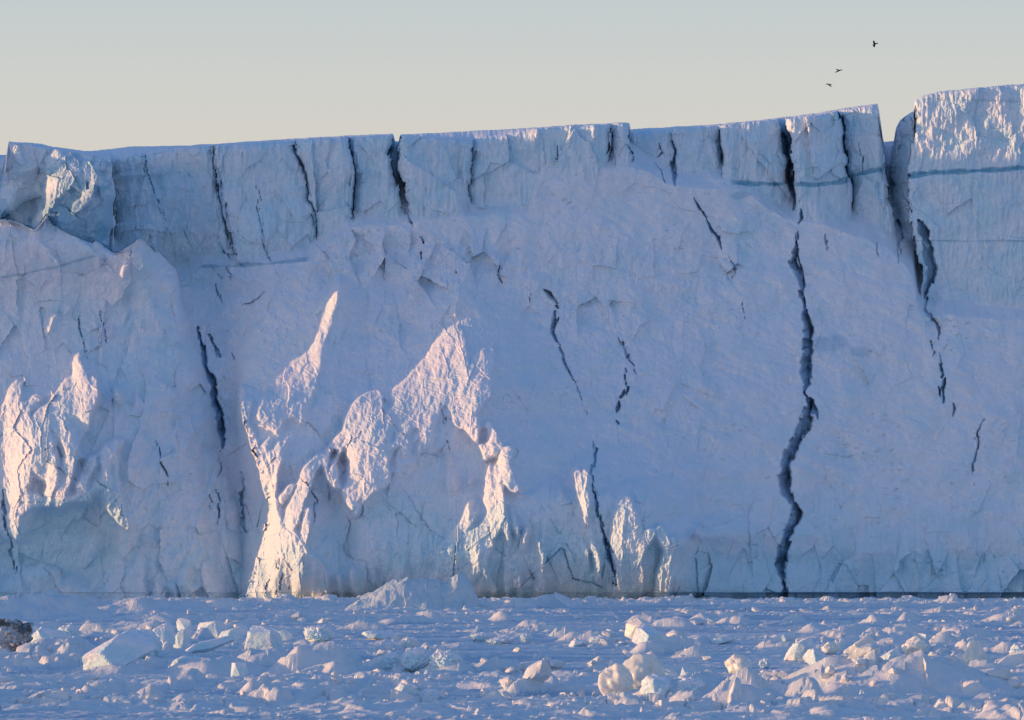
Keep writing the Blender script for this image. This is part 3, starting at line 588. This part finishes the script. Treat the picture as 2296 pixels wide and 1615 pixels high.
reg[inpoly(fx, fy, [(530,862),(548,960),(592,1110),(590,1200),(548,1335),(545,1390),(760,1390),(760,1100),(690,950),(640,900),(580,860)])] = rid; PARTS[rid] = ("ice_buttress", "middle buttress with a glowing left edge and fluted foot"); rid += 1
mc = tab(fy, [(500,1790),(620,1790),(760,1812),(900,1815),(1050,1758),(1150,1780),(1260,1748),(1350,1757)])
reg[(reg == 0) & (fx > mc) & (fx < tab(fy, [(300,2030),(560,2014),(600,2090),(700,2080),(900,2112),(1350,2150)]))] = rid; PARTS[rid] = ("snow_slope", "slope between the two long crevasses"); rid += 1
reg[(reg == 0) & (fx > mc + 100)] = rid; PARTS[rid] = ("ice_tower", "tallest block, its top lit by the low sun"); rid += 1
for pts, wdt, s_ in BANDS:
    if s_ < .5: continue
    bx = np.array(pts, float)[:, :2]; yb_ = np.interp(fx, bx[:, 0], bx[:, 1])
    reg[(fx > bx[0, 0]) & (fx < min(bx[-1, 0], 2400)) & (np.abs(fy - yb_) < wdt * .5 + .5)] = rid; PARTS[rid] = ("blue_ice_band", None); rid += 1
allF = grid_faces(NR, NC)[:, :, ::-1]
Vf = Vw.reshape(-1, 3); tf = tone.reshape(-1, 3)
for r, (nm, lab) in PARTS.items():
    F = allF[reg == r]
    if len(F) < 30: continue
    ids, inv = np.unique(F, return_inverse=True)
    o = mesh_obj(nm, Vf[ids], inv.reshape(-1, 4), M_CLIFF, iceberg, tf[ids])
    o.location = (0, -Y0, 0)
    if lab: o['label'] = lab
Vc = np.concatenate([Vw[-1:], Vp, Vb], 0)
tc = np.zeros(Vc.shape, np.float32); tc[..., 0] = .05
o = mesh_obj("snow_cap", Vc.reshape(-1, 3), grid_faces(NP + 2, NC).reshape(-1, 4)[:, ::-1], M_CLIFF, iceberg, tc.reshape(-1, 3)); o.location = (0, -Y0, 0)

# ------------------------------------------------------------------ frozen sea: rubble sheet in front of the cliff
def gY(py): return H0 / ((py - HY) * K)
# mounds: (centre px, foot py, half width px, height px, sharpness)
MOUNDS = [(2060,1566,270,88,1.0),(1860,1560,160,70,1.0),(1655,1584,80,58,1.2),(1545,1574,95,52,1.0),(700,1512,105,66,1.1),(600,1500,90,34,1.0),(480,1512,130,34,1.0),(262,1512,110,18,1.0),(940,1508,120,50,.9),(1482,1470,70,34,1.0),(1010,1512,70,40,1.0),
          (90,1386,150,52,1.0),(330,1375,150,30,1.0),(505,1368,60,22,1.0),(140,1470,90,40,1.0),(1240,1362,70,26,1.0),(1180,1366,60,22,1.),(2180,1432,50,22,1.0),(1560,1478,60,26,1.0),(1760,1470,80,28,1.0),(2290,1512,90,46,1.0),(1350,1512,60,24,1.0),(1120,1506,60,28,1.),(2250,1574,60,30,1.0),
          (-420,1420,140,20,1.),(-250,1450,110,22,1.),(-160,1530,120,34,1.),(-330,1540,150,40,1.),(-200,1570,130,44,1.),(-140,1440,80,24,1.),(-860,1349,700,150,1.),(-860,1372,700,150,1.),(-860,1398,700,150,1.),(-420,1588,330,90,1.),(-420,1640,330,90,1.)]  # this row: unseen mounds left of view, added to shade the rubble
gc = np.concatenate([np.arange(-1500, -60, 8.0), np.arange(-60, 2358, 2.8), np.arange(2358, 3400, 12.0)])
yy = []; v = 640.0
while v > 225: yy.append(v); v -= .42 if v > 300 else .26
yy = np.array(yy + [200., 150., 90., 30.]); 
GPX = np.broadcast_to(gc[None, :], (len(yy), len(gc))); GY = np.broadcast_to(yy[:, None], GPX.shape)
GX = (GPX - CX) * K * GY
_r = random.Random(4)
for _i in range(150):
    _p = _r.uniform(1388, 1582); _x = _r.uniform(-40, 2330)
    if any(a_ < _x < b_ and c_ < _p < d_ for a_, b_, c_, d_ in ((1320, 1520, 1455, 1590), (140, 370, 1440, 1560), (1590, 1720, 1465, 1560), (1380, 1500, 1400, 1470), (1740, 2110, 1440, 1570), (870, 950, 1530, 1600), (540, 640, 1440, 1500))): continue
    MOUNDS.append((_x, _p, _r.uniform(22, 75), _r.uniform(8, 24) * (1 + (_p - 1388) / 260), 1.0))
def mound_h(X, Yd, Yw=None):
    Yw = Yd if Yw is None else Yw
    h = np.zeros(X.shape); 
    for mx, mp, hw, hh, sh in MOUNDS:
        y0 = gY(mp); x0 = (mx - CX) * K * y0; w = hw * K * y0; hz = hh * K * y0; dp = max(w * .55, hz * 1.3)
        yc = y0 + dp
        if X.ndim == 2:
            ri = np.where(np.abs(Yd[:, 0] - yc) < dp * 1.6 + 4)[0]
            if not len(ri): continue
            sl = slice(ri[0], ri[-1] + 1)
        else: sl = slice(None)
        r = np.hypot((X[sl] - x0) / w, (Yw[sl] - yc) / dp)
        a = hz * sst(1.25, .15, r); hs = h[sl]
        h[sl] = np.maximum(hs, a) + .18 * np.minimum(hs, a)
    return h
def sea_h(X, Yd, detail=True):
    near = sst(420, 300, Yd)
    mh = mound_h(X + 1.2 * p2(X * .35, Yd * .35, 3), Yd, Yd + 1.6 * p2(X * .3, Yd * .3, 4))
    rub = sst(-.10, .28, fbm(X, Yd, 24, 3, 101, sx=2.6) + .25 * sst(500, 560, Yd) + .15 * sst(330, 290, Yd))
    lane = sst(.15, .45, fbm(X, Yd, 30, 3, 107, sx=5)) * sst(252, 262, Yd)
    rub = rub * (1 - .75 * lane) * (.35 + .65 * sst(-.25, .25, p2(X * .004, Yd * .09, 161))) * (.25 + .75 * sst(246, 262, Yd)) + .05
    b1 = np.abs(fbm(X, Yd, 3.4, 3, 111)) * 2; b2, e2 = cells(X + .3 * fbm(X, Yd, 1.5, 2, 5), Yd, 1.5, 5, 1, 1, .5); b3, e3 = cells(X, Yd, 3.2, 7, 1, 1.2, .9)
    b5, e5 = cells(X + .5 * fbm(X, Yd, 3, 2, 6), Yd, 6.0, 15, 1.2, 1.2, 1.3)
    lump = .22 * b1 + .9 * np.clip(b5, 0, 2) * sst(0, .3, e5) + .75 * np.clip(b2 + .15, 0, 2) * sst(0, .15, e2) + .8 * np.clip(b3 + .1, 0, 2) * sst(0, .2, e3)
    fine = .10 * fbm(X, Yd, .9, 3, 121) + .05 * fbm(X, Yd, 9, 2, 123)
    big = sst(.3, 1.5, mh)
    h = mh * (1 + .30 * fbm(X, Yd, 2.6, 4, 131) + .22 * cells(X, Yd, 2.2, 21, 1, 1, 1.2)[0]) + rub * lump * (1 - .3 * big) * (1.0 - .3 * sst(400, 560, Yd)) + fine * 1.2
    wall = sst(598, 566, Yd + 8 * fbm(X, Yd, 20, 2, 133)) * 1.0
    h = h * (.15 + .85 * wall)
    return h, rub, lane
GH, rub, lane = sea_h(GX, GY)
flat = (1 - rub) * (GH < .25)
st = sst(.02, .30, fbm(GX, GY, 5.5, 4, 141, sx=6) + .1) * flat
tn = np.zeros(GX.shape + (3,), np.float32)
tn[..., 0] = np.clip(.25 + .6 * fbm(GX, GY, 7, 3, 151), 0, 1); tn[..., 2] = np.clip(.8 * st, 0, .85)
Vg = np.stack([GX, GY, GH], -1)
o = mesh_obj("sea_ice", Vg.reshape(-1, 3), grid_faces(len(yy), len(gc)).reshape(-1, 4)[:, ::-1], M_SEA, None, tn.reshape(-1, 3), smooth=False)
tag(o, kind='structure')
# open sheet reaching out to the horizon under and around everything
q = np.array([(-9000, -3000, -.6), (9000, -3000, -.6), (9000, 9000, -.6), (-9000, 9000, -.6)], float)
o = mesh_obj("sea", q, np.array([[0, 1, 2, 3]]), M_SEA, None, np.tile([.3, 0, .3], (4, 1))); tag(o, kind='structure')

# ------------------------------------------------------------------ blocks and lumps of ice
import bmesh
ICO = {}
def ico(n):
    if n not in ICO:
        b = bmesh.new(); bmesh.ops.create_icosphere(b, subdivisions=n, radius=1)
        V = np.array([v.co[:] for v in b.verts], np.float32); F = np.array([[v.index for v in f.verts] for f in b.faces], np.int32); b.free()
        V /= np.linalg.norm(V, axis=1)[:, None]; ICO[n] = (V, F)
    return ICO[n]
def rot(rx, ry, rz):
    from mathutils import Euler
    return np.array(Euler((rx, ry, rz)).to_matrix(), np.float32)
def lump_verts(n, seed, style, dims, tilt=(0, 0, 0)):
    r = np.random.RandomState(seed); V, F = ico(n)
    if style == 'facet' or style == 'slab' or style == 'wedge':
        k = {'facet': 11, 'slab': 8, 'wedge': 6}[style]
        nr = r.randn(k, 3); nr /= np.linalg.norm(nr, axis=1)[:, None]; d = r.uniform(.5, .85, k)
        nr = np.vstack([nr, [[0, 0, 1], [0, 0, -1], [-.8, -.6, 0], [.7, -.7, .1], [0, 1, 0]]]); nr /= np.linalg.norm(nr, axis=1)[:, None]
        d = np.concatenate([d, [.62, .62, .72, .78, .8]])
        dot = V @ nr.T; rad = np.min(np.where(dot > .05, d[None, :] / np.maximum(dot, .05), 9), axis=1); rad = np.minimum(rad, 1.25)
        P = V * rad[:, None]
        P = P * (1 + .12 * fb3(P[:, 0] + seed, P[:, 1], P[:, 2], .45, 4)[:, None] + .05 * fb3(P[:, 0], P[:, 1] + seed, P[:, 2], .13, 3)[:, None])
    elif style == 'smooth':
        k = 9; nr = r.randn(k, 3); nr /= np.linalg.norm(nr, axis=1)[:, None]; dot = V @ nr.T; rad = np.minimum(np.min(np.where(dot > .05, .78 / np.maximum(dot, .05), 9), axis=1), 1.1)
        P = V * (.55 * rad[:, None] * 1.1 + .45) * (1 + .38 * fb3(V[:, 0] + seed, V[:, 1], V[:, 2], 1.0, 2) + .24 * fb3(V[:, 0] + seed, V[:, 1], V[:, 2], .45, 3) + .02 * fb3(V[:, 0], V[:, 1], V[:, 2] + seed, .12, 3))[:, None]
    else:
        P = V * (.95 + .30 * fb3(V[:, 0] + seed, V[:, 1], V[:, 2], .9, 2) + .34 * fb3(V[:, 0] + seed, V[:, 1], V[:, 2], .42, 4, bill=True))[:, None]
    P = P * np.array(dims, np.float32)[None, :] * .5 / .8
    return P @ rot(*tilt).T, F
def block(px, py_top, py_base, wpx, style='facet', mat=None, seed=0, tilt=(0, 0, 0), name='ice_block', label=None, group=None, n=5, depth=.8, back=0, sink=.12):
    Yd = gY(py_base) + back; w = wpx * K * Yd
    z_top = H0 - (py_top - HY) * K * Yd; z_bot = H0 - (py_base - HY) * K * Yd if back == 0 else 0
    P, F = lump_verts(n, seed, style, (w, w * depth, 1), (0, 0, 0))
    hh = max(z_top - z_bot, .15) * (1 + sink)
    P, F = lump_verts(n, seed, style, (w, w * depth, hh), tilt)
    # fit the tilted block to its width and height
    lo, hi = P.min(0), P.max(0)
    P = P * np.array([w / (hi[0] - lo[0]), 1, hh / (hi[2] - lo[2])])
    lo, hi = P.min(0), P.max(0)
    x = (px - CX) * K * Yd
    P = P - np.array([(lo[0] + hi[0]) / 2, lo[1], hi[2]])
    loc = (x, Yd, z_top)
    o = mesh_obj(name, P, F, mat or M_CHUNK, None, None, smooth=(style in ('smooth',)))
    o.location = loc
    tag(o, label, 'ice block' if 'boulder' not in name else 'ice boulder', group)
    return o
R_ = math.radians
BL = [
 # px, top, base, width, style, mat, seed, tilt, label
 (8,1388,1476,118,'lump','dirty',3,(0,0,0),'dark dirt stained ice boulder cut by the left edge of the view',.9),
 (108,1406,1466,100,'facet',None,12,(0,R_(12),0),'blocky white ice chunk with sunlit left face, just right of the dark boulder',.8),
 (150,1400,1440,60,'lump',None,14,(0,0,0),'low snowy lump behind the blocky chunk near the dark boulder',.8),
 (262,1410,1510,165,'slab',None,21,(0,R_(-34),0),'large tilted slab of crusted ice ramping up to the right, brightly lit',.55),
 (322,1408,1480,80,'lump',None,22,(0,0,0),'rough crusted lump leaning on the upper end of the large tilted slab',.8),
 (362,1395,1458,58,'facet',None,25,(0,R_(-20),0),'jagged upright block between the large slab and the thin pillar',.7),
 (412,1386,1420,36,'wedge',None,27,(0,R_(15),0),'small pointed shard standing above the thin pillar',.5),
 (408,1411,1456,42,'facet',None,28,(0,0,0),'thin bright pillar of ice in the left jumble',.7),
 (475,1391,1430,70,'facet',None,31,(0,R_(-6),0),'flat topped pale block at the back of the left jumble',.8),
 (462,1426,1472,120,'slab',None,33,(0,R_(-18),0),'smooth sloping slab in the middle of the left jumble',.7),
 (518,1404,1450,74,'slab',None,35,(0,R_(-16),0),'pale slab with a sunlit upper edge beside the big grey-blue block',.7),
 (590,1404,1462,88,'facet',None,38,(0,R_(8),0),'big grey-blue block with one glowing left edge',.8),
 (416,1471,1506,80,'smooth',None,41,(0,R_(-10),0),'smooth rounded boulder low in front of the left jumble',.6),
 (490,1470,1506,78,'slab',None,43,(0,R_(-22),0),'small triangular slab with a bright crest, right of the smooth low boulder',.6),
 (537,1486,1518,42,'facet',None,45,(0,0,0),'squarish small block below the triangular slab',.8),
 (637,1411,1440,36,'wedge',None,48,(0,R_(-14),0),'small bright shard right of the big grey-blue block',.6),
 (715,1401,1442,74,'lump',None,51,(0,0,0),'fluffy sunlit snow lump on the crest of the blue mound',.8),
 (652,1465,1493,44,'wedge',None,53,(0,R_(-10),0),'small pale wedge low on the face of the blue mound',.7),
 (845,1413,1436,72,'smooth',None,56,(0,0,0),'low smooth dome of ice alone on the flat ice',.8),
 (918,1428,1456,46,'lump',None,58,(0,0,0),'crumbly bright lump on the flat ice right of the smooth dome',.8),
 (874,1440,1456,26,'lump',None,59,(0,0,0),'tiny bright lump just left of the crumbly lump',.8),
 (905,1533,1574,58,'facet',None,61,(0,R_(10),0),'squat pinkish ice rock standing alone in the near rubble',.9),
 (965,1544,1574,64,'lump',None,63,(0,0,0),'crumbly low ridge right of the squat pinkish rock',.6),
 (880,1462,1508,70,'lump',None,65,(0,0,0),'rounded blue lump at the left of the central heap',.8),
 (935,1452,1510,80,'lump',None,66,(0,0,0),'tallest rounded lump in the central heap',.8),
 (1000,1458,1512,78,'lump',None,67,(0,0,0),'rounded lump at the right of the central heap',.8),
 (1432,1386,1440,62,'wedge','clear',71,(R_(8),R_(18),0),'sharp upright wedge of clear ice with a flat glowing face, on a snowy pedestal',.6),
 (1462,1400,1464,90,'slab',None,72,(0,R_(24),0),'sloping snowy slab running down right from the sharp wedge',.7),
 (1440,1461,1548,112,'smooth','clear',175,(0,R_(-28),0),'largest smooth creamy boulder sloping down to the left',.6),
 (1382,1488,1568,82,'smooth','clear',77,(0,R_(-48),0),'long rounded flank against the left of the largest creamy boulder',.6),
 (1492,1500,1530,56,'smooth','clear',79,(0,0,0),'small rounded boulder right of the largest creamy boulder',.8),
 (1545,1496,1540,46,'facet',None,81,(0,R_(14),0),'angular chunk perched on the hollowed heap',.8),
 (1480,1512,1574,90,'smooth',None,83,(0,0,0),'bluish rounded block at the foot of the largest creamy boulder',.7),
 (1552,1520,1574,80,'lump',None,85,(0,0,0),'lumpy hollowed heap with dark gaps under it',.8),
 (1605,1535,1572,56,'facet',None,86,(0,R_(20),0),'tilted piece at the right of the hollowed heap',.8),
 (1657,1467,1516,62,'smooth','clear',88,(0,R_(20),0),'round egg shaped clear boulder sitting alone on the snow',.8),
 (1797,1427,1484,72,'facet',None,91,(0,R_(-24),0),'angular block with a rough sunlit left face on the right mound',.8),
 (1832,1454,1492,60,'slab',None,92,(0,R_(-10),0),'low blue slab leaning against the angular block',.8),
 (1864,1439,1470,46,'smooth','clear',94,(0,0,0),'glassy saddle shaped boulder right of the angular block',.7),
 (1892,1432,1462,24,'lump',None,96,(0,0,0),'small knob of snow on the ridge of the right mound',.8),
 (1935,1424,1500,84,'slab','clear',98,(0,R_(-32),0),'long steep slab of glassy ice on the right mound',.6),
 (1998,1452,1512,66,'slab',None,101,(0,R_(-26),0),'darker slab parallel to the long steep one',.6),
 (2052,1426,1470,54,'smooth','clear',103,(0,R_(-10),0),'rounded clear boulder near the top of the right mound',.8),
 (2080,1420,1440,40,'slab',None,105,(0,R_(6),0),'small flat crusted chunk behind the rounded clear boulder',.7),
 (2186,1436,1500,56,'smooth','clear',108,(0,R_(-14),0),'tall rounded boulder with a snow cap toward the right edge',.8),
 (2176,1428,1446,30,'lump',None,109,(0,0,0),'little snow lump resting on the tall rounded boulder',.8),
 (2290,1440,1490,50,'lump',None,111,(0,0,0),'pale lump cut by the right edge of the view',.8),
 (1716,1476,1500,30,'lump',None,113,(0,0,0),'small ball of ice between the egg shaped boulder and the right mound',.8),
 (1295,1435,1452,44,'slab',None,115,(0,R_(-4),0),'small table shaped piece left of the sharp wedge',.7),
 (1345,1424,1446,50,'lump',None,117,(0,0,0),'low crumbled piece behind the table shaped piece',.7),
 (1618,1423,1446,50,'wedge',None,119,(0,R_(-18),0),'thin leaning plate on the far flats right of the sharp wedge',.5),
 (1540,1425,1440,40,'slab',None,121,(0,R_(-12),0),'flat plate lying on the far flats, nearest the sharp wedge',.6),
 (1760,1418,1440,56,'slab',None,123,(0,R_(-8),0),'long low plate on the far flats left of the right mound',.5),
 (1080,1417,1440,60,'lump',None,125,(0,0,0),'ragged bright ridge piece on the far flats in mid view',.5),
 (1180,1420,1442,30,'lump',None,127,(0,0,0),'pair of small spiky lumps on the far flats',.7),
 (1120,1430,1446,60,'lump',None,129,(0,0,0),'crumbly streak of rubble below the ragged bright ridge',.6),
]
MATS = {None: M_CHUNK, 'clear': M_CLEAR, 'dirty': md}
for (px, pt, pb, w, sty, mt, sd, tl, lab, dp) in BL:
    block(px, pt, pb, w, sty, MATS[mt], sd, tl, 'ice_boulder' if sty == 'smooth' or mt == 'dirty' else 'ice_block', lab, None, 5, dp)

# heap of brash pushed up against the cliff foot
def heap(px, py_base, wpx, hpx, seed, label, name="brash_heap", knob=None):
    Yd = gY(py_base); w = wpx * K * Yd; h = hpx * K * Yd; dp = min(w * .5, 26)
    n = 150; u = np.linspace(-1, 1, int(n * 1.6))[None, :]; v = np.linspace(-1, 1, n)[:, None]
    X = u * w / 2 + 0 * v; Yv = v * dp / 2 + 0 * u
    r = np.hypot(u * (1 + .1 * p2(v * 3, u * 0 + seed)), v)
    env = sst(1.0, .1, np.abs(u) + 0 * v) ** .8 * sst(1, .0, np.abs(v) + 0 * u)
    Z = h * env * (1 + .28 * fbm(X + seed * 9, Yv, w * .14, 4, seed)) + .5 * (np.abs(fbm(X, Yv, 3.0, 4, seed + 3)) * 2 - .2) * sst(0, .2, env) + .25 * cells(X, Yv, 1.4, seed)[0] * sst(0, .2, env) - .4
    if knob:
        kx, kw, kh = knob; kk = np.exp(-((X - kx * w / 2) / (kw * K * Yd)) ** 4 - ((Yv) / (kw * K * Yd * 1.3)) ** 4); Z = Z + kk * kh * K * Yd
    V = np.stack([X, Yv, Z], -1).reshape(-1, 3)
    o = mesh_obj(name, V, grid_faces(n, int(n * 1.6)).reshape(-1, 4), M_SEA, None, np.tile([.75, .12, 0], (len(V), 1)))
    o.location = ((px - CX) * K * Yd, Yd + dp / 2, 0); tag(o, label, "ice heap"); return o
heap(935, 1372, 400, 80, 5, "wide blue heap of brash ice at the cliff foot, rounded knob at its right end", knob=(.52, 28, 34))
heap(1225, 1366, 130, 34, 8, "small blue heap with a pointed tip at the cliff foot, right of the wide heap")
heap(505, 1368, 110, 30, 9, "low rounded blue heap at the cliff foot, left of the fluted buttress")

# countless small lumps between the blocks: the ones that show largest stand alone, the rest is one mass
rs = np.random.RandomState(11)
def scatter(n, pylo, pyhi, smin, smax, seed):
    r = np.random.RandomState(seed); out = []
    while len(out) < n:
        py = pylo + (pyhi - pylo) * r.rand(); px = r.uniform(-30, 2326); Yd = gY(py); x = (px - CX) * K * Yd
        dens = float(p2(np.array([x * .07]), np.array([Yd * .04]), 101)[0] + .6 * p2(np.array([x * .21]), np.array([Yd * .15]), 102)[0]) * 1.3 + .05
        if py > 1590: dens -= .5
        if r.rand() < dens * 1.3: out.append((x, Yd, (smin + (smax - smin) * r.rand() ** 3.2)))
    return out
P_all = []; F_all = []; off = 0
variants = [lump_verts(2, 300 + i, ('facet', 'slab', 'slab', 'wedge')[i % 4], (1, .8, .7), (rs.uniform(-.4, .4), rs.uniform(-.6, .6), rs.uniform(0, 6))) for i in range(24)]
pts = scatter(1700, 1352, 1600, .14, .9, 5)
pa = np.array(pts); hz, _, _ = sea_h(pa[:, 0], pa[:, 1])
for (x, y, s), z in zip(pts, hz):
    V, F = variants[rs.randint(24)]; a = rs.uniform(0, 6.28); c, sn = math.cos(a), math.sin(a)
    Vr = np.stack([V[:, 0] * c - V[:, 1] * sn, V[:, 0] * sn + V[:, 1] * c, V[:, 2]], -1) * s * (1 + .35 * (y > 450))
    P_all.append(Vr + np.array([x, y, z + .12 * s])); F_all.append(F + off); off += len(V)
o = mesh_obj("brash_ice", np.concatenate(P_all), np.concatenate(F_all), M_SEA, None, np.tile([.15, 0, 0], (off, 1))); tag(o, kind='stuff')
big = [lump_verts(3, 400 + i, ('facet', 'slab', 'wedge', 'slab')[i % 4], (1, .8, .7), (rs.uniform(-.4, .4), rs.uniform(-.6, .6), 0)) for i in range(12)]
bm_ = []
pts = scatter(130, 1395, 1590, .7, 2.2, 9)
pa = np.array(pts); hz, _, _ = sea_h(pa[:, 0], pa[:, 1])
for i, ((x, y, s), z) in enumerate(zip(pts, hz)):
    k = i % 12
    if i < 12:
        o = mesh_obj("ice_chunk", big[k][0], big[k][1], M_SEA, None, np.tile([.2, 0, 0], (len(big[k][0]), 1))); bm_.append(o)
    else:
        o = bm_[k].copy(); COL.objects.link(o)
    o.location = (x, y, z + .12 * s); o.rotation_euler = (0, 0, rs.uniform(0, 6.28)); o.scale = (s, s, s * rs.uniform(.7, 1.1))
    tag(o, "small rough chunk of white ice lying loose in the frozen rubble", "ice chunk", "loose ice chunks in the rubble")

# ------------------------------------------------------------------ the three black birds
def bird(px, py, Yd, body, wings, label):
    """body: (x, z, radius) stations in metres along the bird as seen; wings: quads of (x, depth, z)"""
    V = []; F = []; n = 10
    for i, (x, z, r, *d) in enumerate(body):
        a0 = body[max(i - 1, 0)]; a1 = body[min(i + 1, len(body) - 1)]; t = np.array([a1[0] - a0[0], a1[1] - a0[1]]); t = t / (np.linalg.norm(t) + 1e-9)
        for k in range(n):
            a = k * 2 * math.pi / n; V.append((x - t[1] * r * math.cos(a), r * math.sin(a), z + t[0] * r * math.cos(a)))
    for i in range(len(body) - 1):
        for k in range(n): F.append((i * n + k, i * n + (k + 1) % n, (i + 1) * n + (k + 1) % n, (i + 1) * n + k))
    root = empty("raven", ((px - CX) * K * Yd, Yd, H0 - (py - HY) * K * Yd), label, "bird", "black birds flying above the cliff")
    mesh_obj("body", np.array(V), np.array(F), mb_, root, smooth=True)
    for poly in wings:
        poly = np.array(poly, float); m = len(poly); th = .018
        nrm = np.cross(poly[1] - poly[0], poly[-1] - poly[0]); nrm /= np.linalg.norm(nrm) + 1e-9
        bm = bmesh.new(); a = [bm.verts.new(p - nrm * th) for p in poly]; b = [bm.verts.new(p + nrm * th) for p in poly]
        bm.faces.new(a[::-1]); bm.faces.new(b)
        for i in range(m): bm.faces.new((a[i], a[(i + 1) % m], b[(i + 1) % m], b[i]))
        me = bpy.data.meshes.new("wing"); bm.to_mesh(me); bm.free(); me.materials.append(mb_)
        w = bpy.data.objects.new("wing", me); COL.objects.link(w); w.parent = root
    return root
# scale: one unit of the sketch grid is .052 m at the birds
bird(1961, 99, 520, [(-.20,-.14,.02),(-.12,-.08,.06),(0,0,.11),(.10,.03,.11),(.20,.06,.05),(.30,.08,.07),(.37,.08,.05),(.42,.07,.01)],
     [[(.10,-.05,.0),(-.04,-.15,.38),(-.14,-.2,.40),(-.22,-.2,.28),(-.18,-.1,.08),(-.10,-.04,-.04)],
      [(.10,.05,.03),(.06,.15,-.26),(.0,.2,-.36),(-.10,.2,-.36),(-.14,.12,-.24),(-.12,.04,-.06)],
      [(-.08,-.02,-.03),(-.16,-.05,-.22),(-.26,.0,-.16),(-.20,.02,-.08)]], "topmost black bird, wings spread up and down")
bird(1881, 159, 520, [(-.26,-.06,.015),(-.14,-.03,.04),(0,.01,.06),(.12,.06,.07),(.24,.10,.05),(.34,.08,.05),(.44,.05,.01)],
     [[(.14,-.04,.08),(-.05,-.3,.05),(-.30,-.5,.13),(-.40,-.5,.13),(-.26,-.3,.05),(-.08,-.04,.0)],
      [(.10,.04,.03),(-.05,.3,-.06),(-.28,.5,-.14),(-.40,.5,-.15),(-.30,.3,-.06),(-.10,.04,-.02)]], "middle black bird, gliding side on with wings swept back")
bird(1859, 190, 520, [(-.42,.03,.01),(-.32,.04,.04),(-.20,.06,.06),(-.06,.05,.07),(.06,.02,.06),(.16,.0,.04),(.26,.02,.02)],
     [[(-.14,-.04,.06),(.10,-.2,-.02),(.28,-.4,-.26),(.36,-.4,-.30),(.20,-.35,-.28),(.0,-.2,-.18)],
      [(-.10,.04,.07),(.10,.3,.08),(.34,.5,.07),(.38,.5,.04),(.14,.3,.03),(.02,.04,.0)]], "lowest black bird, one wing drooping")
